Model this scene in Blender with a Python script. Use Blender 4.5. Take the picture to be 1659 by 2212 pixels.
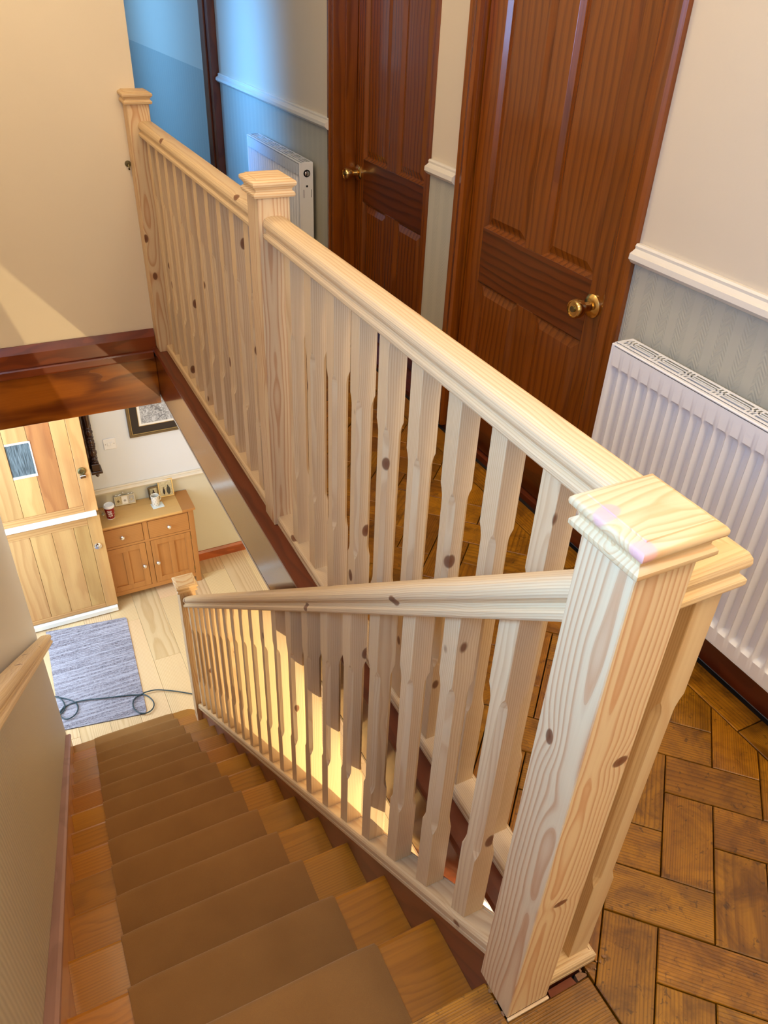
import bpy, math, random
from mathutils import Vector
random.seed(7)
for o in list(bpy.data.objects): bpy.data.objects.remove(o)
SC = bpy.context.scene
COL = SC.collection

# ------------------------------------------------------------------ camera
cam_d = bpy.data.cameras.new('camera'); cam = bpy.data.objects.new('camera', cam_d); COL.objects.link(cam)
SC.camera = cam
F_PX = 1669.47
cam_d.sensor_fit = 'VERTICAL'; cam_d.sensor_height = 36.0; cam_d.lens = 36.0 * F_PX / 2212.0
cam_d.clip_start = 0.02; cam_d.clip_end = 60
CX, CY, CZ = -0.4888, -0.3980, 1.4328
def cam_axes(pitch, yaw, roll):
    a, b, c = [math.radians(v) for v in (pitch, yaw, roll)]
    fw = Vector((-math.sin(b)*math.cos(a), math.cos(b)*math.cos(a), math.sin(a)))
    r = Vector((math.cos(b), math.sin(b), 0)); u = r.cross(fw)
    return r*math.cos(c)+u*math.sin(c), -r*math.sin(c)+u*math.cos(c), fw
from mathutils import Matrix
r_, u_, f_ = cam_axes(-35.039, -27.9216, 2.6831)
m_ = Matrix((r_, u_, -f_)).transposed().to_4x4(); m_.translation = Vector((CX, CY, CZ))
cam.matrix_world = m_

# ------------------------------------------------------------------ world, light, exposure
w = bpy.data.worlds.new('world'); SC.world = w; w.use_nodes = True
w.node_tree.nodes['Background'].inputs[0].default_value = (0.75, 0.85, 1.0, 1)
w.node_tree.nodes['Background'].inputs[1].default_value = 0.6
SC.view_settings.view_transform = 'Standard'; SC.view_settings.look = 'None'
SC.view_settings.gamma = 1; SC.view_settings.use_curve_mapping = False
SC.view_settings.exposure = 0.0

def area(name, loc, target, sx, sy, energy, color, spread=180):
    d = bpy.data.lights.new(name, 'AREA'); d.shape = 'RECTANGLE'; d.size = sx; d.size_y = sy
    d.energy = energy; d.color = color; d.spread = math.radians(spread)
    o = bpy.data.objects.new(name, d); COL.objects.link(o); o.location = loc
    o.rotation_euler = (Vector(target)-Vector(loc)).to_track_quat('-Z', 'Y').to_euler()
    return o
def point(name, loc, energy, color, radius):
    d = bpy.data.lights.new(name, 'POINT'); d.energy = energy; d.color = color; d.shadow_soft_size = radius
    o = bpy.data.objects.new(name, d); COL.objects.link(o); o.location = loc
    return o
ZFL = -2.622
WARM = (1.0, 0.81, 0.57); COOL = (0.62, 0.80, 1.0)
# daylight through the stair window high in the left wall, beside the photographer
area('stair_window_light', (-0.715, 0.10, 1.20), (0.9, 0.30, 0.75), 0.8, 0.8, 33, (0.19, 0.48, 1.0))
area('near_window_light', (0.30, -1.50, 1.25), (0.40, 0.6, 0.35), 1.0, 1.0, 5, (1.0, 0.90, 0.76))
# warm ceiling lamp over the landing, then two added fill lights
point('landing_ceiling_lamp_light', (0.45, -0.55, 2.12), 31, WARM, 0.15)
point('landing_middle_fill', (0.35, 0.80, 2.20), 9, WARM, 0.15)  # added fill to warm the middle newel and right wall
point('stair_end_wall_fill', (-0.35, 2.05, 2.25), 23, WARM, 0.25)  # added fill to brighten the end wall, no known lamp
# blue evening daylight from two windows of the far corridor
area('corridor_window_light', (-0.60, 4.15, 1.45), (0.95, 4.05, 0.9), 0.30, 1.1, 7, (0.10, 0.38, 1.0), 42)
area('end_room_window_light', (-0.60, 6.3, 1.5), (0.95, 6.0, 0.8), 0.9, 1.3, 24, (0.12, 0.42, 1.0), 110)
# daylight through the open front door downstairs
area('front_door_light', (-1.30, 3.75, -1.45), (0.2, 3.9, -2.4), 0.8, 1.9, 46, (0.60, 0.79, 1.0))
point('hall_fill_light', (-0.35, 3.85, -0.50), 9, (0.86, 0.93, 1.0), 0.08)  # added fill for the hall wall, floor and lowest newel cap
# added light between stair string and landing edge, whitens the near fascia
point('slot_fill_light', (0.0735, 0.25, -0.195), 1.8, (1.0, 0.84, 0.6), 0.006)
# daylight of the downstairs room (its window faces the stairs from the near side)
area('lower_room_window_light', (1.6, -1.4, -1.3), (0.9, 2.5, -2.2), 1.6, 1.2, 16, (0.9, 0.93, 1.0))
# bright lamp downstairs that throws the sharp shadows on the spindles
point('lower_lamp_light', (0.75, -0.15, -1.084), 125, (1.0, 0.78, 0.42), 0.012)

sp_d = bpy.data.lights.new('lower_floor_spot', 'SPOT'); sp_d.energy = 260; sp_d.spot_size = math.radians(24); sp_d.spot_blend = 0.3; sp_d.color = (1.0, 0.95, 0.88)  # added spot throwing a bright patch on the lower floor, no window there
sp_o = bpy.data.objects.new('lower_floor_spot', sp_d); COL.objects.link(sp_o); sp_o.location = (2.3, -0.6, -0.7)
sp_o.rotation_euler = (Vector((1.08, 1.25, ZFL))-sp_o.location).to_track_quat('-Z', 'Y').to_euler()

# ------------------------------------------------------------------ helpers: nodes
def lin(c):
    return tuple((v/255/12.92 if v/255 <= 0.04045 else ((v/255+0.055)/1.055)**2.4) for v in c) + (1,)
class NT:
    def __init__(s, name):
        s.m = bpy.data.materials.new(name); s.m.use_nodes = True; s.t = s.m.node_tree
        s.b = s.t.nodes['Principled BSDF']
    def n(s, typ, **kw):
        nd = s.t.nodes.new(typ)
        for k, v in kw.items():
            if k.startswith('i_'):
                key = k[2:]; key = int(key) if key.isdigit() else key
                nd.inputs[key].default_value = v
            else: setattr(nd, k, v)
        return nd
    def l(s, a, b): s.t.links.new(a, b)
    def math(s, op, a, b=None, c=None):
        nd = s.n('ShaderNodeMath', operation=op)
        for i, v in enumerate((a, b, c)):
            if v is None: continue
            if isinstance(v, (int, float)): nd.inputs[i].default_value = v
            else: s.l(v, nd.inputs[i])
        return nd.outputs[0]
    def ramp(s, fac, stops, interp='LINEAR'):
        nd = s.n('ShaderNodeValToRGB'); nd.color_ramp.interpolation = interp
        e = nd.color_ramp.elements
        while len(e) < len(stops): e.new(0.5)
        for i, (p, c) in enumerate(stops): e[i].position = p; e[i].color = c
        s.l(fac, nd.inputs[0]); return nd.outputs[0]
    def mix(s, fac, a, b, blend='MIX'):
        nd = s.n('ShaderNodeMix', data_type='RGBA', blend_type=blend)
        for key, v in ((0, fac), (6, a), (7, b)):
            if isinstance(v, (int, float)): nd.inputs[key].default_value = v
            elif isinstance(v, tuple): nd.inputs[key].default_value = v
            else: s.l(v, nd.inputs[key])
        return nd.outputs[2]
    def bump(s, h, strength=0.3, dist=0.002):
        nd = s.n('ShaderNodeBump'); nd.inputs['Strength'].default_value = strength; nd.inputs['Distance'].default_value = dist
        s.l(h, nd.inputs['Height']); s.l(nd.outputs[0], s.b.inputs['Normal'])

def plain(name, col, rough=0.5, metal=0.0, coat=0.0, spec=0.5):
    s = NT(name); s.b.inputs['Base Color'].default_value = lin(col)
    s.b.inputs['Roughness'].default_value = rough; s.b.inputs['Metallic'].default_value = metal
    s.b.inputs['Coat Weight'].default_value = coat
    s.b.inputs['Specular IOR Level'].default_value = spec
    return s.m

def wood(name, pale, late, axis='Z', ring=34, dist=2.2, fine=0.35, knots=0.0, knotcol=(95, 55, 30), rough=0.5,
         coat=0.0, vary=0.12, rot=None, stain=0.0, staincol=(120, 70, 30), contrast=0.75, spec=0.5, bump=0.15, hue=None, warp=26.0, spread=0.5, shift=(0, 0, 0), at=(), blotch=0.0):
    s = NT(name)
    tc = s.n('ShaderNodeTexCoord'); oi = s.n('ShaderNodeObjectInfo')
    wn = s.n('ShaderNodeTexWhiteNoise', noise_dimensions='1D'); s.l(oi.outputs['Random'], wn.inputs['W'])
    vec = tc.outputs['Object']
    if rot is not None:
        mp = s.n('ShaderNodeMapping'); mp.inputs['Rotation'].default_value = rot; s.l(vec, mp.inputs[0]); vec = mp.outputs[0]
    off = s.n('ShaderNodeVectorMath', operation='MULTIPLY_ADD')
    s.l(wn.outputs['Color'], off.inputs[0])
    ax = 'XYZ'.index(axis)
    o1 = [spread]*3; o1[ax] = 9.0
    off.inputs[1].default_value = o1; s.l(vec, off.inputs[2])
    raw = vec; vec = off.outputs[0]
    if any(shift):
        sh = s.n('ShaderNodeVectorMath', operation='ADD'); sh.inputs[1].default_value = shift; s.l(vec, sh.inputs[0]); vec = sh.outputs[0]
    sc = [1.0, 1.0, 1.0]; sc[ax] = 0.07
    st = s.n('ShaderNodeVectorMath', operation='MULTIPLY'); st.inputs[1].default_value = sc; s.l(vec, st.inputs[0])
    # knots
    ksc = [9.0, 9.0, 9.0]; ksc[ax] = 5.5
    kv = s.n('ShaderNodeVectorMath', operation='MULTIPLY'); kv.inputs[1].default_value = ksc; s.l(vec, kv.inputs[0])
    vo = s.n('ShaderNodeTexVoronoi', voronoi_dimensions='3D'); vo.inputs['Scale'].default_value = 1.0
    s.l(kv.outputs[0], vo.inputs['Vector'])
    kd = vo.outputs['Distance']
    for (cx_, cy_, cz_, rx_, ry_, rz_) in at:
        sb1 = s.n('ShaderNodeVectorMath', operation='SUBTRACT'); sb1.inputs[1].default_value = (cx_, cy_, cz_); s.l(raw, sb1.inputs[0])
        ml1 = s.n('ShaderNodeVectorMath', operation='MULTIPLY'); ml1.inputs[1].default_value = (knots/rx_, knots/ry_, knots/rz_); s.l(sb1.outputs[0], ml1.inputs[0])
        ln1 = s.n('ShaderNodeVectorMath', operation='LENGTH'); s.l(ml1.outputs[0], ln1.inputs[0])
        kd = s.math('MINIMUM', kd, ln1.outputs['Value'])
    kfal = s.math('POWER', s.math('SUBTRACT', 1.0, s.math('MINIMUM', s.math('MULTIPLY', kd, 1.7), 1.0)), 3.0)
    # low-frequency warp
    wsc = [1.0, 1.0, 1.0]; wsc[ax] = 0.35
    ws_ = s.n('ShaderNodeVectorMath', operation='MULTIPLY'); ws_.inputs[1].default_value = wsc; s.l(vec, ws_.inputs[0])
    ns = s.n('ShaderNodeTexNoise'); ns.inputs['Scale'].default_value = 6.0; ns.inputs['Detail'].default_value = 2; s.l(ws_.outputs[0], ns.inputs['Vector'])
    wv = s.n('ShaderNodeTexWave', wave_type='RINGS', rings_direction=axis, wave_profile='SAW')
    wv.inputs['Scale'].default_value = ring; wv.inputs['Distortion'].default_value = dist
    wv.inputs['Detail'].default_value = 1.0; wv.inputs['Detail Scale'].default_value = 0.6
    s.l(st.outputs[0], wv.inputs['Vector'])
    ph = s.math('ADD', s.math('MULTIPLY', ns.outputs[0], warp), s.math('MULTIPLY', kfal, 9.0 if knots else 0.0))
    s.l(ph, wv.inputs['Phase Offset'])
    g = s.ramp(wv.outputs['Fac'], [(0.0, (0.25,)*3+(1,)), (0.12, (0, 0, 0, 1)), (0.55, (0.12,)*3+(1,)), (0.88, (contrast,)*3+(1,)), (1.0, (contrast*.8,)*3+(1,))])
    # fine streaks
    fsc = [260.0, 260.0, 260.0]; fsc[ax] = 5.0
    fv = s.n('ShaderNodeVectorMath', operation='MULTIPLY'); fv.inputs[1].default_value = fsc; s.l(vec, fv.inputs[0])
    fn = s.n('ShaderNodeTexNoise'); fn.inputs['Scale'].default_value = 1.0; fn.inputs['Detail'].default_value = 3; s.l(fv.outputs[0], fn.inputs['Vector'])
    fs = s.math('MULTIPLY', s.math('SUBTRACT', fn.outputs[0], 0.5), fine)
    fac = s.math('ADD', g, fs)
    col = s.mix(fac, lin(pale), lin(late))
    # broad tone patches
    bn = s.n('ShaderNodeTexNoise'); bn.inputs['Scale'].default_value = 14.0; bn.inputs['Detail'].default_value = 3; s.l(st.outputs[0], bn.inputs['Vector'])
    if stain:
        col = s.mix(s.math('MULTIPLY', s.ramp(bn.outputs[0], [(0.42, (0, 0, 0, 1)), (0.68, (1, 1, 1, 1))]), stain), col, lin(staincol))
    if blotch:
        b2 = s.n('ShaderNodeTexNoise'); b2.inputs['Scale'].default_value = 13.0; b2.inputs['Detail'].default_value = 5; b2.inputs['Roughness'].default_value = 0.65; b2.inputs['Distortion'].default_value = 0.8; s.l(vec, b2.inputs['Vector'])
        col = s.mix(s.math('MULTIPLY', s.ramp(b2.outputs[0], [(0.44, (0, 0, 0, 1)), (0.66, (1, 1, 1, 1))]), blotch), col, lin(late))
        b3 = s.n('ShaderNodeTexNoise'); b3.inputs['Scale'].default_value = 55.0; b3.inputs['Detail'].default_value = 3; b3.inputs['Distortion'].default_value = 1.5; s.l(vec, b3.inputs['Vector'])
        col = s.mix(s.math('MULTIPLY', s.ramp(b3.outputs[0], [(0.62, (0, 0, 0, 1)), (0.70, (1, 1, 1, 1))]), 0.6), col, lin((58, 34, 10)))
    hv = s.n('ShaderNodeHueSaturation')
    s.l(s.math('ADD', 1.0 - vary/2, s.math('MULTIPLY', wn.outputs['Value'], vary)), hv.inputs['Value'])
    if hue:
        s.l(s.math('ADD', 0.5 - hue/2, s.math('MULTIPLY', oi.outputs['Random'], hue)), hv.inputs['Hue'])
    s.l(col, hv.inputs['Color']); col = hv.outputs[0]
    if knots:
        kr = s.ramp(kd, [(0.0, (1, 1, 1, 1)), (knots, (0.85,)*3+(1,)), (knots*1.25, (0, 0, 0, 1))])
        col = s.mix(kr, col, lin(knotcol))
    s.l(col, s.b.inputs['Base Color'])
    s.b.inputs['Roughness'].default_value = rough; s.b.inputs['Coat Weight'].default_value = coat; s.b.inputs['Coat Roughness'].default_value = 0.12
    s.b.inputs['Specular IOR Level'].default_value = spec
    if bump: s.bump(s.math('ADD', fac, 0.0), bump, 0.001)
    return s.m

SLOPE = -0.8186
PINE = dict(pale=(232, 204, 158), late=(200, 150, 98), ring=85, dist=1.5, knots=0.085, knotcol=(120, 70, 42), rough=0.5, contrast=0.42, fine=0.3, spec=0.35, vary=0.10)
M = {}
M['pine_z'] = wood('new_pine_upright', axis='Z', **PINE)
M['pine_y'] = wood('new_pine_lengthwise', axis='Y', **PINE)
M['pine_x'] = wood('new_pine_crosswise', axis='X', **PINE)
M['pine_s'] = wood('new_pine_sloping', axis='Y', rot=(-math.atan(SLOPE), 0, 0), **PINE)
PN = dict(PINE); PN.update(contrast=0.75, ring=42, dist=1.2, late=(204, 146, 98), warp=34, spread=0.03)
M['pine_newel'] = wood('new_pine_newel', axis='Z', **PN)
PK = dict(PN); PK.update(at=((-0.043, 0.0167, 0.661, 0.010, 0.006, 0.012), (0.0268, -0.043, 0.644, 0.0105, 0.012, 0.0085), (0.001, -0.043, 0.332, 0.011, 0.010, 0.0065)), knots=0.06)
M['pine_newel_near'] = wood('new_pine_newel_near', axis='Z', **PK)
M['pine_cap_near'] = wood('new_pine_cap_near', axis='X', pale=(232, 203, 154), late=(214, 154, 92), ring=48, dist=1.5, rough=0.5, contrast=0.5, spec=0.35, warp=24, spread=0.01, shift=(0, 0, -0.985), knots=0.06, knotcol=(228, 172, 158), at=((-0.046, 0.010, 1.006, 0.013, 0.010, 0.014), (-0.054, -0.050, 1.003, 0.015, 0.013, 0.013)))
M['pine_cap'] = wood('new_pine_cap', axis='X', pale=(234, 206, 158), late=(212, 156, 98), ring=60, dist=3, rough=0.5, contrast=0.75, spec=0.35, warp=30)
M['door_dark'] = wood('varnished_door_wood', (130, 66, 9), (68, 26, 2), 'Z', ring=14, dist=1, fine=0.9, warp=16, rough=0.27, coat=0.4, contrast=0.5, vary=0.12)
M['door_dark_y'] = wood('varnished_rail_wood', (106, 48, 7), (60, 22, 2), 'Y', ring=16, dist=1, fine=0.8, warp=14, rough=0.3, coat=0.35, contrast=0.7, vary=0.1)
M['trim_y'] = wood('dark_red_trim_along', (112, 48, 16), (78, 26, 8), 'Y', ring=8, dist=2, fine=0.4, rough=0.35, coat=0.3, contrast=0.6)
M['trim_x'] = wood('dark_red_trim_across', (130, 58, 18), (84, 30, 8), 'X', ring=8, dist=2, fine=0.4, rough=0.35, coat=0.3, contrast=0.6)
M['apron'] = wood('varnished_apron_board', (165, 92, 22), (88, 36, 8), 'X', ring=5, dist=4, fine=0.5, rough=0.22, coat=0.5, contrast=0.8, stain=0.8, staincol=(92, 36, 8))
M['fascia'] = wood('glossy_fascia_board', (112, 54, 26), (86, 38, 16), 'Y', ring=6, dist=2, fine=0.3, rough=0.2, coat=0.45, contrast=0.5)
M['trim_z'] = wood('dark_red_trim_upright', (120, 54, 18), (78, 28, 8), 'Z', ring=8, dist=2, fine=0.4, rough=0.35, coat=0.3, contrast=0.6)
M['stair'] = wood('yellow_varnished_tread', (180, 116, 24), (132, 78, 10), 'X', ring=45, dist=1.5, fine=0.7, rough=0.33, coat=0.3, contrast=0.4, warp=14, vary=0.25, knots=0.07, hue=0.012)
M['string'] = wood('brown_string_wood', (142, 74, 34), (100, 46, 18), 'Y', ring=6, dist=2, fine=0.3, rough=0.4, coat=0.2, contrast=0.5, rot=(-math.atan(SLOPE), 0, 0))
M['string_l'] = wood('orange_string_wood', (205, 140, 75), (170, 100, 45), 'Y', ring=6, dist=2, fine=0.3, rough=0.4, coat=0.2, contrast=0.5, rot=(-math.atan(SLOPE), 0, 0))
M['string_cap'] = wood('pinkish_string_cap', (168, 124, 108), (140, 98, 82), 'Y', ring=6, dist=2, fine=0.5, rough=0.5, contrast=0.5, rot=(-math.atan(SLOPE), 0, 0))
M['parquet'] = wood('worn_parquet_block', (176, 116, 18), (92, 52, 3), 'X', ring=70, dist=2, fine=0.8, blotch=0.75, rough=0.34, coat=0.25, contrast=0.5, vary=0.34, stain=0.5, staincol=(92, 48, 10), bump=0.5, hue=0.006)
M['oak_floor'] = wood('oak_floor_plank', (232, 202, 156), (206, 168, 118), 'Y', ring=40, dist=1, warp=12, fine=0.4, rough=0.28, coat=0.25, contrast=0.7, vary=0.22, hue=0.015)
M['oak_door'] = wood('oak_door_board', (212, 168, 106), (178, 126, 70), 'Z', ring=45, dist=1, warp=9, fine=0.45, rough=0.45, coat=0.1, contrast=0.45, vary=0.28, stain=0.3, staincol=(170, 108, 62), hue=0.012)
M['oak_door_dark'] = wood('dark_oak_door_board', (196, 134, 78), (160, 98, 56), 'Z', ring=45, dist=1, warp=12, fine=0.45, rough=0.45, coat=0.1, contrast=0.6, vary=0.05, stain=0.4, staincol=(140, 84, 52))
M['oak_door_x'] = wood('oak_door_rail', (204, 156, 98), (172, 118, 66), 'X', ring=45, dist=1, warp=9, fine=0.45, rough=0.45, coat=0.1, contrast=0.6, vary=0.1)
M['oak_cab_z'] = wood('oak_cabinet_upright', (184, 126, 66), (150, 96, 46), 'Z', ring=60, dist=1, warp=8, fine=0.4, rough=0.45, contrast=0.3, vary=0.12)
M['oak_cab_x'] = wood('oak_cabinet_across', (184, 126, 66), (150, 96, 46), 'X', ring=60, dist=1, warp=8, fine=0.4, rough=0.45, contrast=0.3, vary=0.12)
M['oak_top'] = wood('oak_cabinet_top', (222, 178, 110), (190, 138, 76), 'X', ring=60, dist=1, warp=8, fine=0.4, rough=0.4, contrast=0.6, vary=0.15)
M['dark_turned'] = plain('dark_turned_wood', (58, 32, 20), 0.25, coat=0.5)
M['white_paint'] = plain('white_gloss_paint', (228, 219, 202), 0.3)
M['white_metal'] = plain('white_radiator_enamel', (240, 238, 236), 0.32)
M['rad_dark'] = plain('radiator_shade_and_screw', (26, 24, 22), 0.9)  # near-black stands in for shade inside the radiator, also colours its screw
M['brass'] = plain('polished_brass', (225, 190, 120), 0.18, 1.0)
M['old_brass'] = plain('dull_brass', (130, 120, 85), 0.4, 1.0)
M['chrome'] = plain('chrome', (225, 225, 232), 0.12, 1.0)
M['black'] = plain('dark_recess', (18, 12, 8), 0.8)
M['gap'] = plain('dark_subfloor', (30, 18, 10), 0.9)
M['white_plastic'] = plain('white_switch_plastic', (240, 240, 242), 0.35)
M['cable'] = plain('dark_teal_cable_sheath', (38, 62, 70), 0.4)
M['cup_red'] = plain('dark_red_card_cup', (140, 18, 26), 0.45)
M['cup_white'] = plain('white_cup_lid', (240, 242, 245), 0.35)
M['ceramic'] = plain('cream_ceramic', (236, 232, 220), 0.25)
M['spot_a'] = plain('brown_mug_spot', (110, 88, 70), 0.4)
M['tile'] = plain('pale_coaster', (225, 235, 235), 0.3)
M['silver'] = plain('silver_frame_metal', (200, 195, 180), 0.3, 0.9)
M['gold'] = plain('gilt_frame', (205, 180, 125), 0.35, 0.7)
M['bronze'] = plain('bronze_frame', (110, 95, 70), 0.4, 0.6)
M['dark_frame'] = plain('dark_brown_frame', (72, 46, 30), 0.35)
M['mount_dark'] = plain('dark_picture_mount', (52, 42, 34), 0.8)
M['mount_white'] = plain('white_picture_mount', (238, 236, 230), 0.7)
M['rubble'] = plain('broken_mortar', (150, 110, 75), 0.9)

def paint(name, col, rough=0.6, zsplit=None, col2=None, kind2=None, mottled=0.04):
    """wall paint above zsplit, wallpaper below it (world height)"""
    s = NT(name); tc = s.n('ShaderNodeTexCoord'); sp = s.n('ShaderNodeSeparateXYZ'); s.l(tc.outputs['Object'], sp.inputs[0])
    ns = s.n('ShaderNodeTexNoise'); ns.inputs['Scale'].default_value = 3.0; ns.inputs['Detail'].default_value = 4; s.l(tc.outputs['Object'], ns.inputs['Vector'])
    c1 = s.mix(s.math('MULTIPLY', ns.outputs[0], mottled*5), lin(col), lin(tuple(int(v*0.9) for v in col)))
    f2 = s.n('ShaderNodeTexNoise'); f2.inputs['Scale'].default_value = 220.0; s.l(tc.outputs['Object'], f2.inputs['Vector'])
    h = s.math('MULTIPLY', f2.outputs[0], 0.15)
    if zsplit is not None:
        low = s.math('LESS_THAN', sp.outputs[2], zsplit)
        if kind2 == 'stripe':      # alternating plain bands and herringbone-embossed bands
            yv = s.math('MULTIPLY', sp.outputs[1], 1/0.062)
            fr = s.math('FRACT', yv); emb = s.math('GREATER_THAN', fr, 0.42)
            zig = s.math('ADD', s.math('MULTIPLY', sp.outputs[2], 160.0), s.math('MULTIPLY', s.math('PINGPONG', sp.outputs[1], 0.018), 200.0))
            hz = s.math('MULTIPLY', s.math('SINE', s.math('MULTIPLY', zig, 3.14)), emb)
            edge = s.math('LESS_THAN', s.math('ABSOLUTE', s.math('SUBTRACT', fr, 0.42)), 0.05)
            h2 = s.math('ADD', s.math('MULTIPLY', hz, 0.35), edge)
            c2 = s.mix(s.math('MULTIPLY', emb, 0.22), lin(col2), lin(tuple(int(v*0.9) for v in col2)))
        elif kind2 == 'rib':
            yv = s.math('MULTIPLY', sp.outputs[1], 2*3.14159/0.022)
            wob = s.n('ShaderNodeTexNoise'); wob.inputs['Scale'].default_value = 9.0; s.l(tc.outputs['Object'], wob.inputs['Vector'])
            hz = s.math('SINE', s.math('ADD', yv, s.math('MULTIPLY', wob.outputs[0], 2.5)))
            h2 = s.math('MULTIPLY', hz, 0.6)
            c2 = s.mix(s.math('MULTIPLY', s.math('ADD', hz, 1.0), 0.16), lin(col2), lin(tuple(int(v*0.82) for v in col2)))
        else:
            h2 = s.math('MULTIPLY', f2.outputs[0], 0.2); c2 = lin(col2)
        col_ = s.mix(low, c1, c2); h = s.math('ADD', s.math('MULTIPLY', h, s.math('SUBTRACT', 1.0, low)), s.math('MULTIPLY', h2, low))
    else: col_ = c1
    s.l(col_, s.b.inputs['Base Color']); s.b.inputs['Roughness'].default_value = rough; s.b.inputs['Specular IOR Level'].default_value = 0.3
    s.bump(h, 0.35, 0.002)
    return s.m
M['wall_right'] = paint('cream_paint_over_stripe_paper', (218, 202, 176), 0.55, 0.885, (184, 179, 160), 'stripe')
M['wall_left'] = paint('grey_paint_over_ribbed_paper', (206, 200, 190), 0.5, None)
M['wall_left_rib'] = None
M['wall_end'] = paint('warm_cream_plaster', (244, 228, 198), 0.5)
M['wall_low'] = paint('white_wall_over_cream_dado', (228, 231, 236), 0.55, -1.78, (214, 208, 186), None)
M['wall_room'] = paint('lower_room_white', (228, 222, 208), 0.6)
M['ceiling'] = paint('white_ceiling', (236, 230, 218), 0.7)

def left_wall_mat():
    s = NT('ribbed_paper_below_handrail'); tc = s.n('ShaderNodeTexCoord'); sp = s.n('ShaderNodeSeparateXYZ'); s.l(tc.outputs['Object'], sp.inputs[0])
    zrel = s.math('SUBTRACT', sp.outputs[2], s.math('MULTIPLY', sp.outputs[1], SLOPE))
    low = s.math('LESS_THAN', zrel, 0.86)
    yv = s.math('MULTIPLY', sp.outputs[1], 2*3.14159/0.021)
    wob = s.n('ShaderNodeTexNoise'); wob.inputs['Scale'].default_value = 9.0; s.l(tc.outputs['Object'], wob.inputs['Vector'])
    hz = s.math('SINE', s.math('ADD', yv, s.math('MULTIPLY', wob.outputs[0], 2.5)))
    c2 = s.mix(s.math('MULTIPLY', s.math('ADD', hz, 1.0), 0.25), lin((202, 186, 156)), lin((172, 154, 124)))
    s.l(s.mix(low, lin((224, 220, 214)), c2), s.b.inputs['Base Color'])
    s.b.inputs['Roughness'].default_value = 0.5; s.bump(s.math('MULTIPLY', hz, s.math('MULTIPLY', low, 0.8)), 0.4, 0.002)
    return s.m
M['wall_left'] = left_wall_mat()

def carpet_mat():
    s = NT('brown_carpet_pile'); tc = s.n('ShaderNodeTexCoord')
    a = s.n('ShaderNodeTexNoise'); a.inputs['Scale'].default_value = 900.0; a.inputs['Detail'].default_value = 2; s.l(tc.outputs['Object'], a.inputs['Vector'])
    b = s.n('ShaderNodeTexNoise'); b.inputs['Scale'].default_value = 7.0; b.inputs['Detail'].default_value = 4; s.l(tc.outputs['Object'], b.inputs['Vector'])
    c = s.mix(b.outputs[0], lin((138, 94, 42)), lin((172, 124, 64)))
    c = s.mix(s.math('MULTIPLY', a.outputs[0], 0.5), c, lin((118, 78, 34)))
    s.l(c, s.b.inputs['Base Color']); s.b.inputs['Roughness'].default_value = 0.95
    s.b.inputs['Sheen Weight'].default_value = 0.5; s.b.inputs['Sheen Roughness'].default_value = 0.4; s.b.inputs['Sheen Tint'].default_value = lin((230, 190, 140))
    s.bump(a.outputs[0], 0.4, 0.002); return s.m
M['carpet'] = carpet_mat()
def mat_mat():
    s = NT('grey_lilac_ribbed_mat'); tc = s.n('ShaderNodeTexCoord'); sp = s.n('ShaderNodeSeparateXYZ'); s.l(tc.outputs['Object'], sp.inputs[0])
    mp = s.n('ShaderNodeVectorMath', operation='MULTIPLY'); mp.inputs[1].default_value = (60, 300, 60); s.l(tc.outputs['Object'], mp.inputs[0])
    a = s.n('ShaderNodeTexNoise'); a.inputs['Scale'].default_value = 1.6; a.inputs['Detail'].default_value = 3; s.l(mp.outputs[0], a.inputs['Vector'])
    mp2 = s.n('ShaderNodeVectorMath', operation='MULTIPLY'); mp2.inputs[1].default_value = (2, 60, 2); s.l(tc.outputs['Object'], mp2.inputs[0])
    b = s.n('ShaderNodeTexNoise'); b.inputs['Scale'].default_value = 1.0; s.l(mp2.outputs[0], b.inputs['Vector'])
    c = s.ramp(a.outputs[0], [(0.32, lin((72, 66, 76))), (0.5, lin((140, 135, 144))), (0.62, lin((176, 172, 182)))])
    c = s.mix(s.ramp(b.outputs[0], [(0.42, (0, 0, 0, 1)), (0.62, (0.6,)*3+(1,))]), c, lin((192, 190, 202)))
    s.l(c, s.b.inputs['Base Color']); s.b.inputs['Roughness'].default_value = 0.9; s.bump(a.outputs[0], 0.6, 0.003); return s.m
M['mat'] = mat_mat()
def glass_mat():
    s = NT('reeded_blue_grey_glass'); tc = s.n('ShaderNodeTexCoord')
    mp = s.n('ShaderNodeVectorMath', operation='MULTIPLY'); mp.inputs[1].default_value = (220, 5, 12); s.l(tc.outputs['Object'], mp.inputs[0])
    a = s.n('ShaderNodeTexNoise'); a.inputs['Scale'].default_value = 1.0; a.inputs['Detail'].default_value = 2; s.l(mp.outputs[0], a.inputs['Vector'])
    s.l(s.ramp(a.outputs[0], [(0.3, lin((62, 70, 72))), (0.7, lin((122, 134, 138)))]), s.b.inputs['Base Color'])
    s.b.inputs['Roughness'].default_value = 0.15; s.bump(a.outputs[0], 0.5, 0.003); return s.m
M['glass'] = glass_mat()
def sketch_mat(name, a_, b_, sc=60):
    s = NT(name); tc = s.n('ShaderNodeTexCoord')
    a = s.n('ShaderNodeTexNoise'); a.inputs['Scale'].default_value = sc; a.inputs['Detail'].default_value = 6; a.inputs['Distortion'].default_value = 1.5
    s.l(tc.outputs['Object'], a.inputs['Vector'])
    s.l(s.ramp(a.outputs[0], [(0.38, lin(a_)), (0.46, lin(b_)), (0.52, lin(a_)), (0.6, lin(b_))]), s.b.inputs['Base Color']); s.b.inputs['Roughness'].default_value = 0.4
    return s.m
M['sketch'] = sketch_mat('grey_street_sketch', (120, 122, 128), (200, 203, 208), 28)
M['photo'] = sketch_mat('sepia_print', (176, 160, 120), (206, 192, 152), 40)
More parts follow.
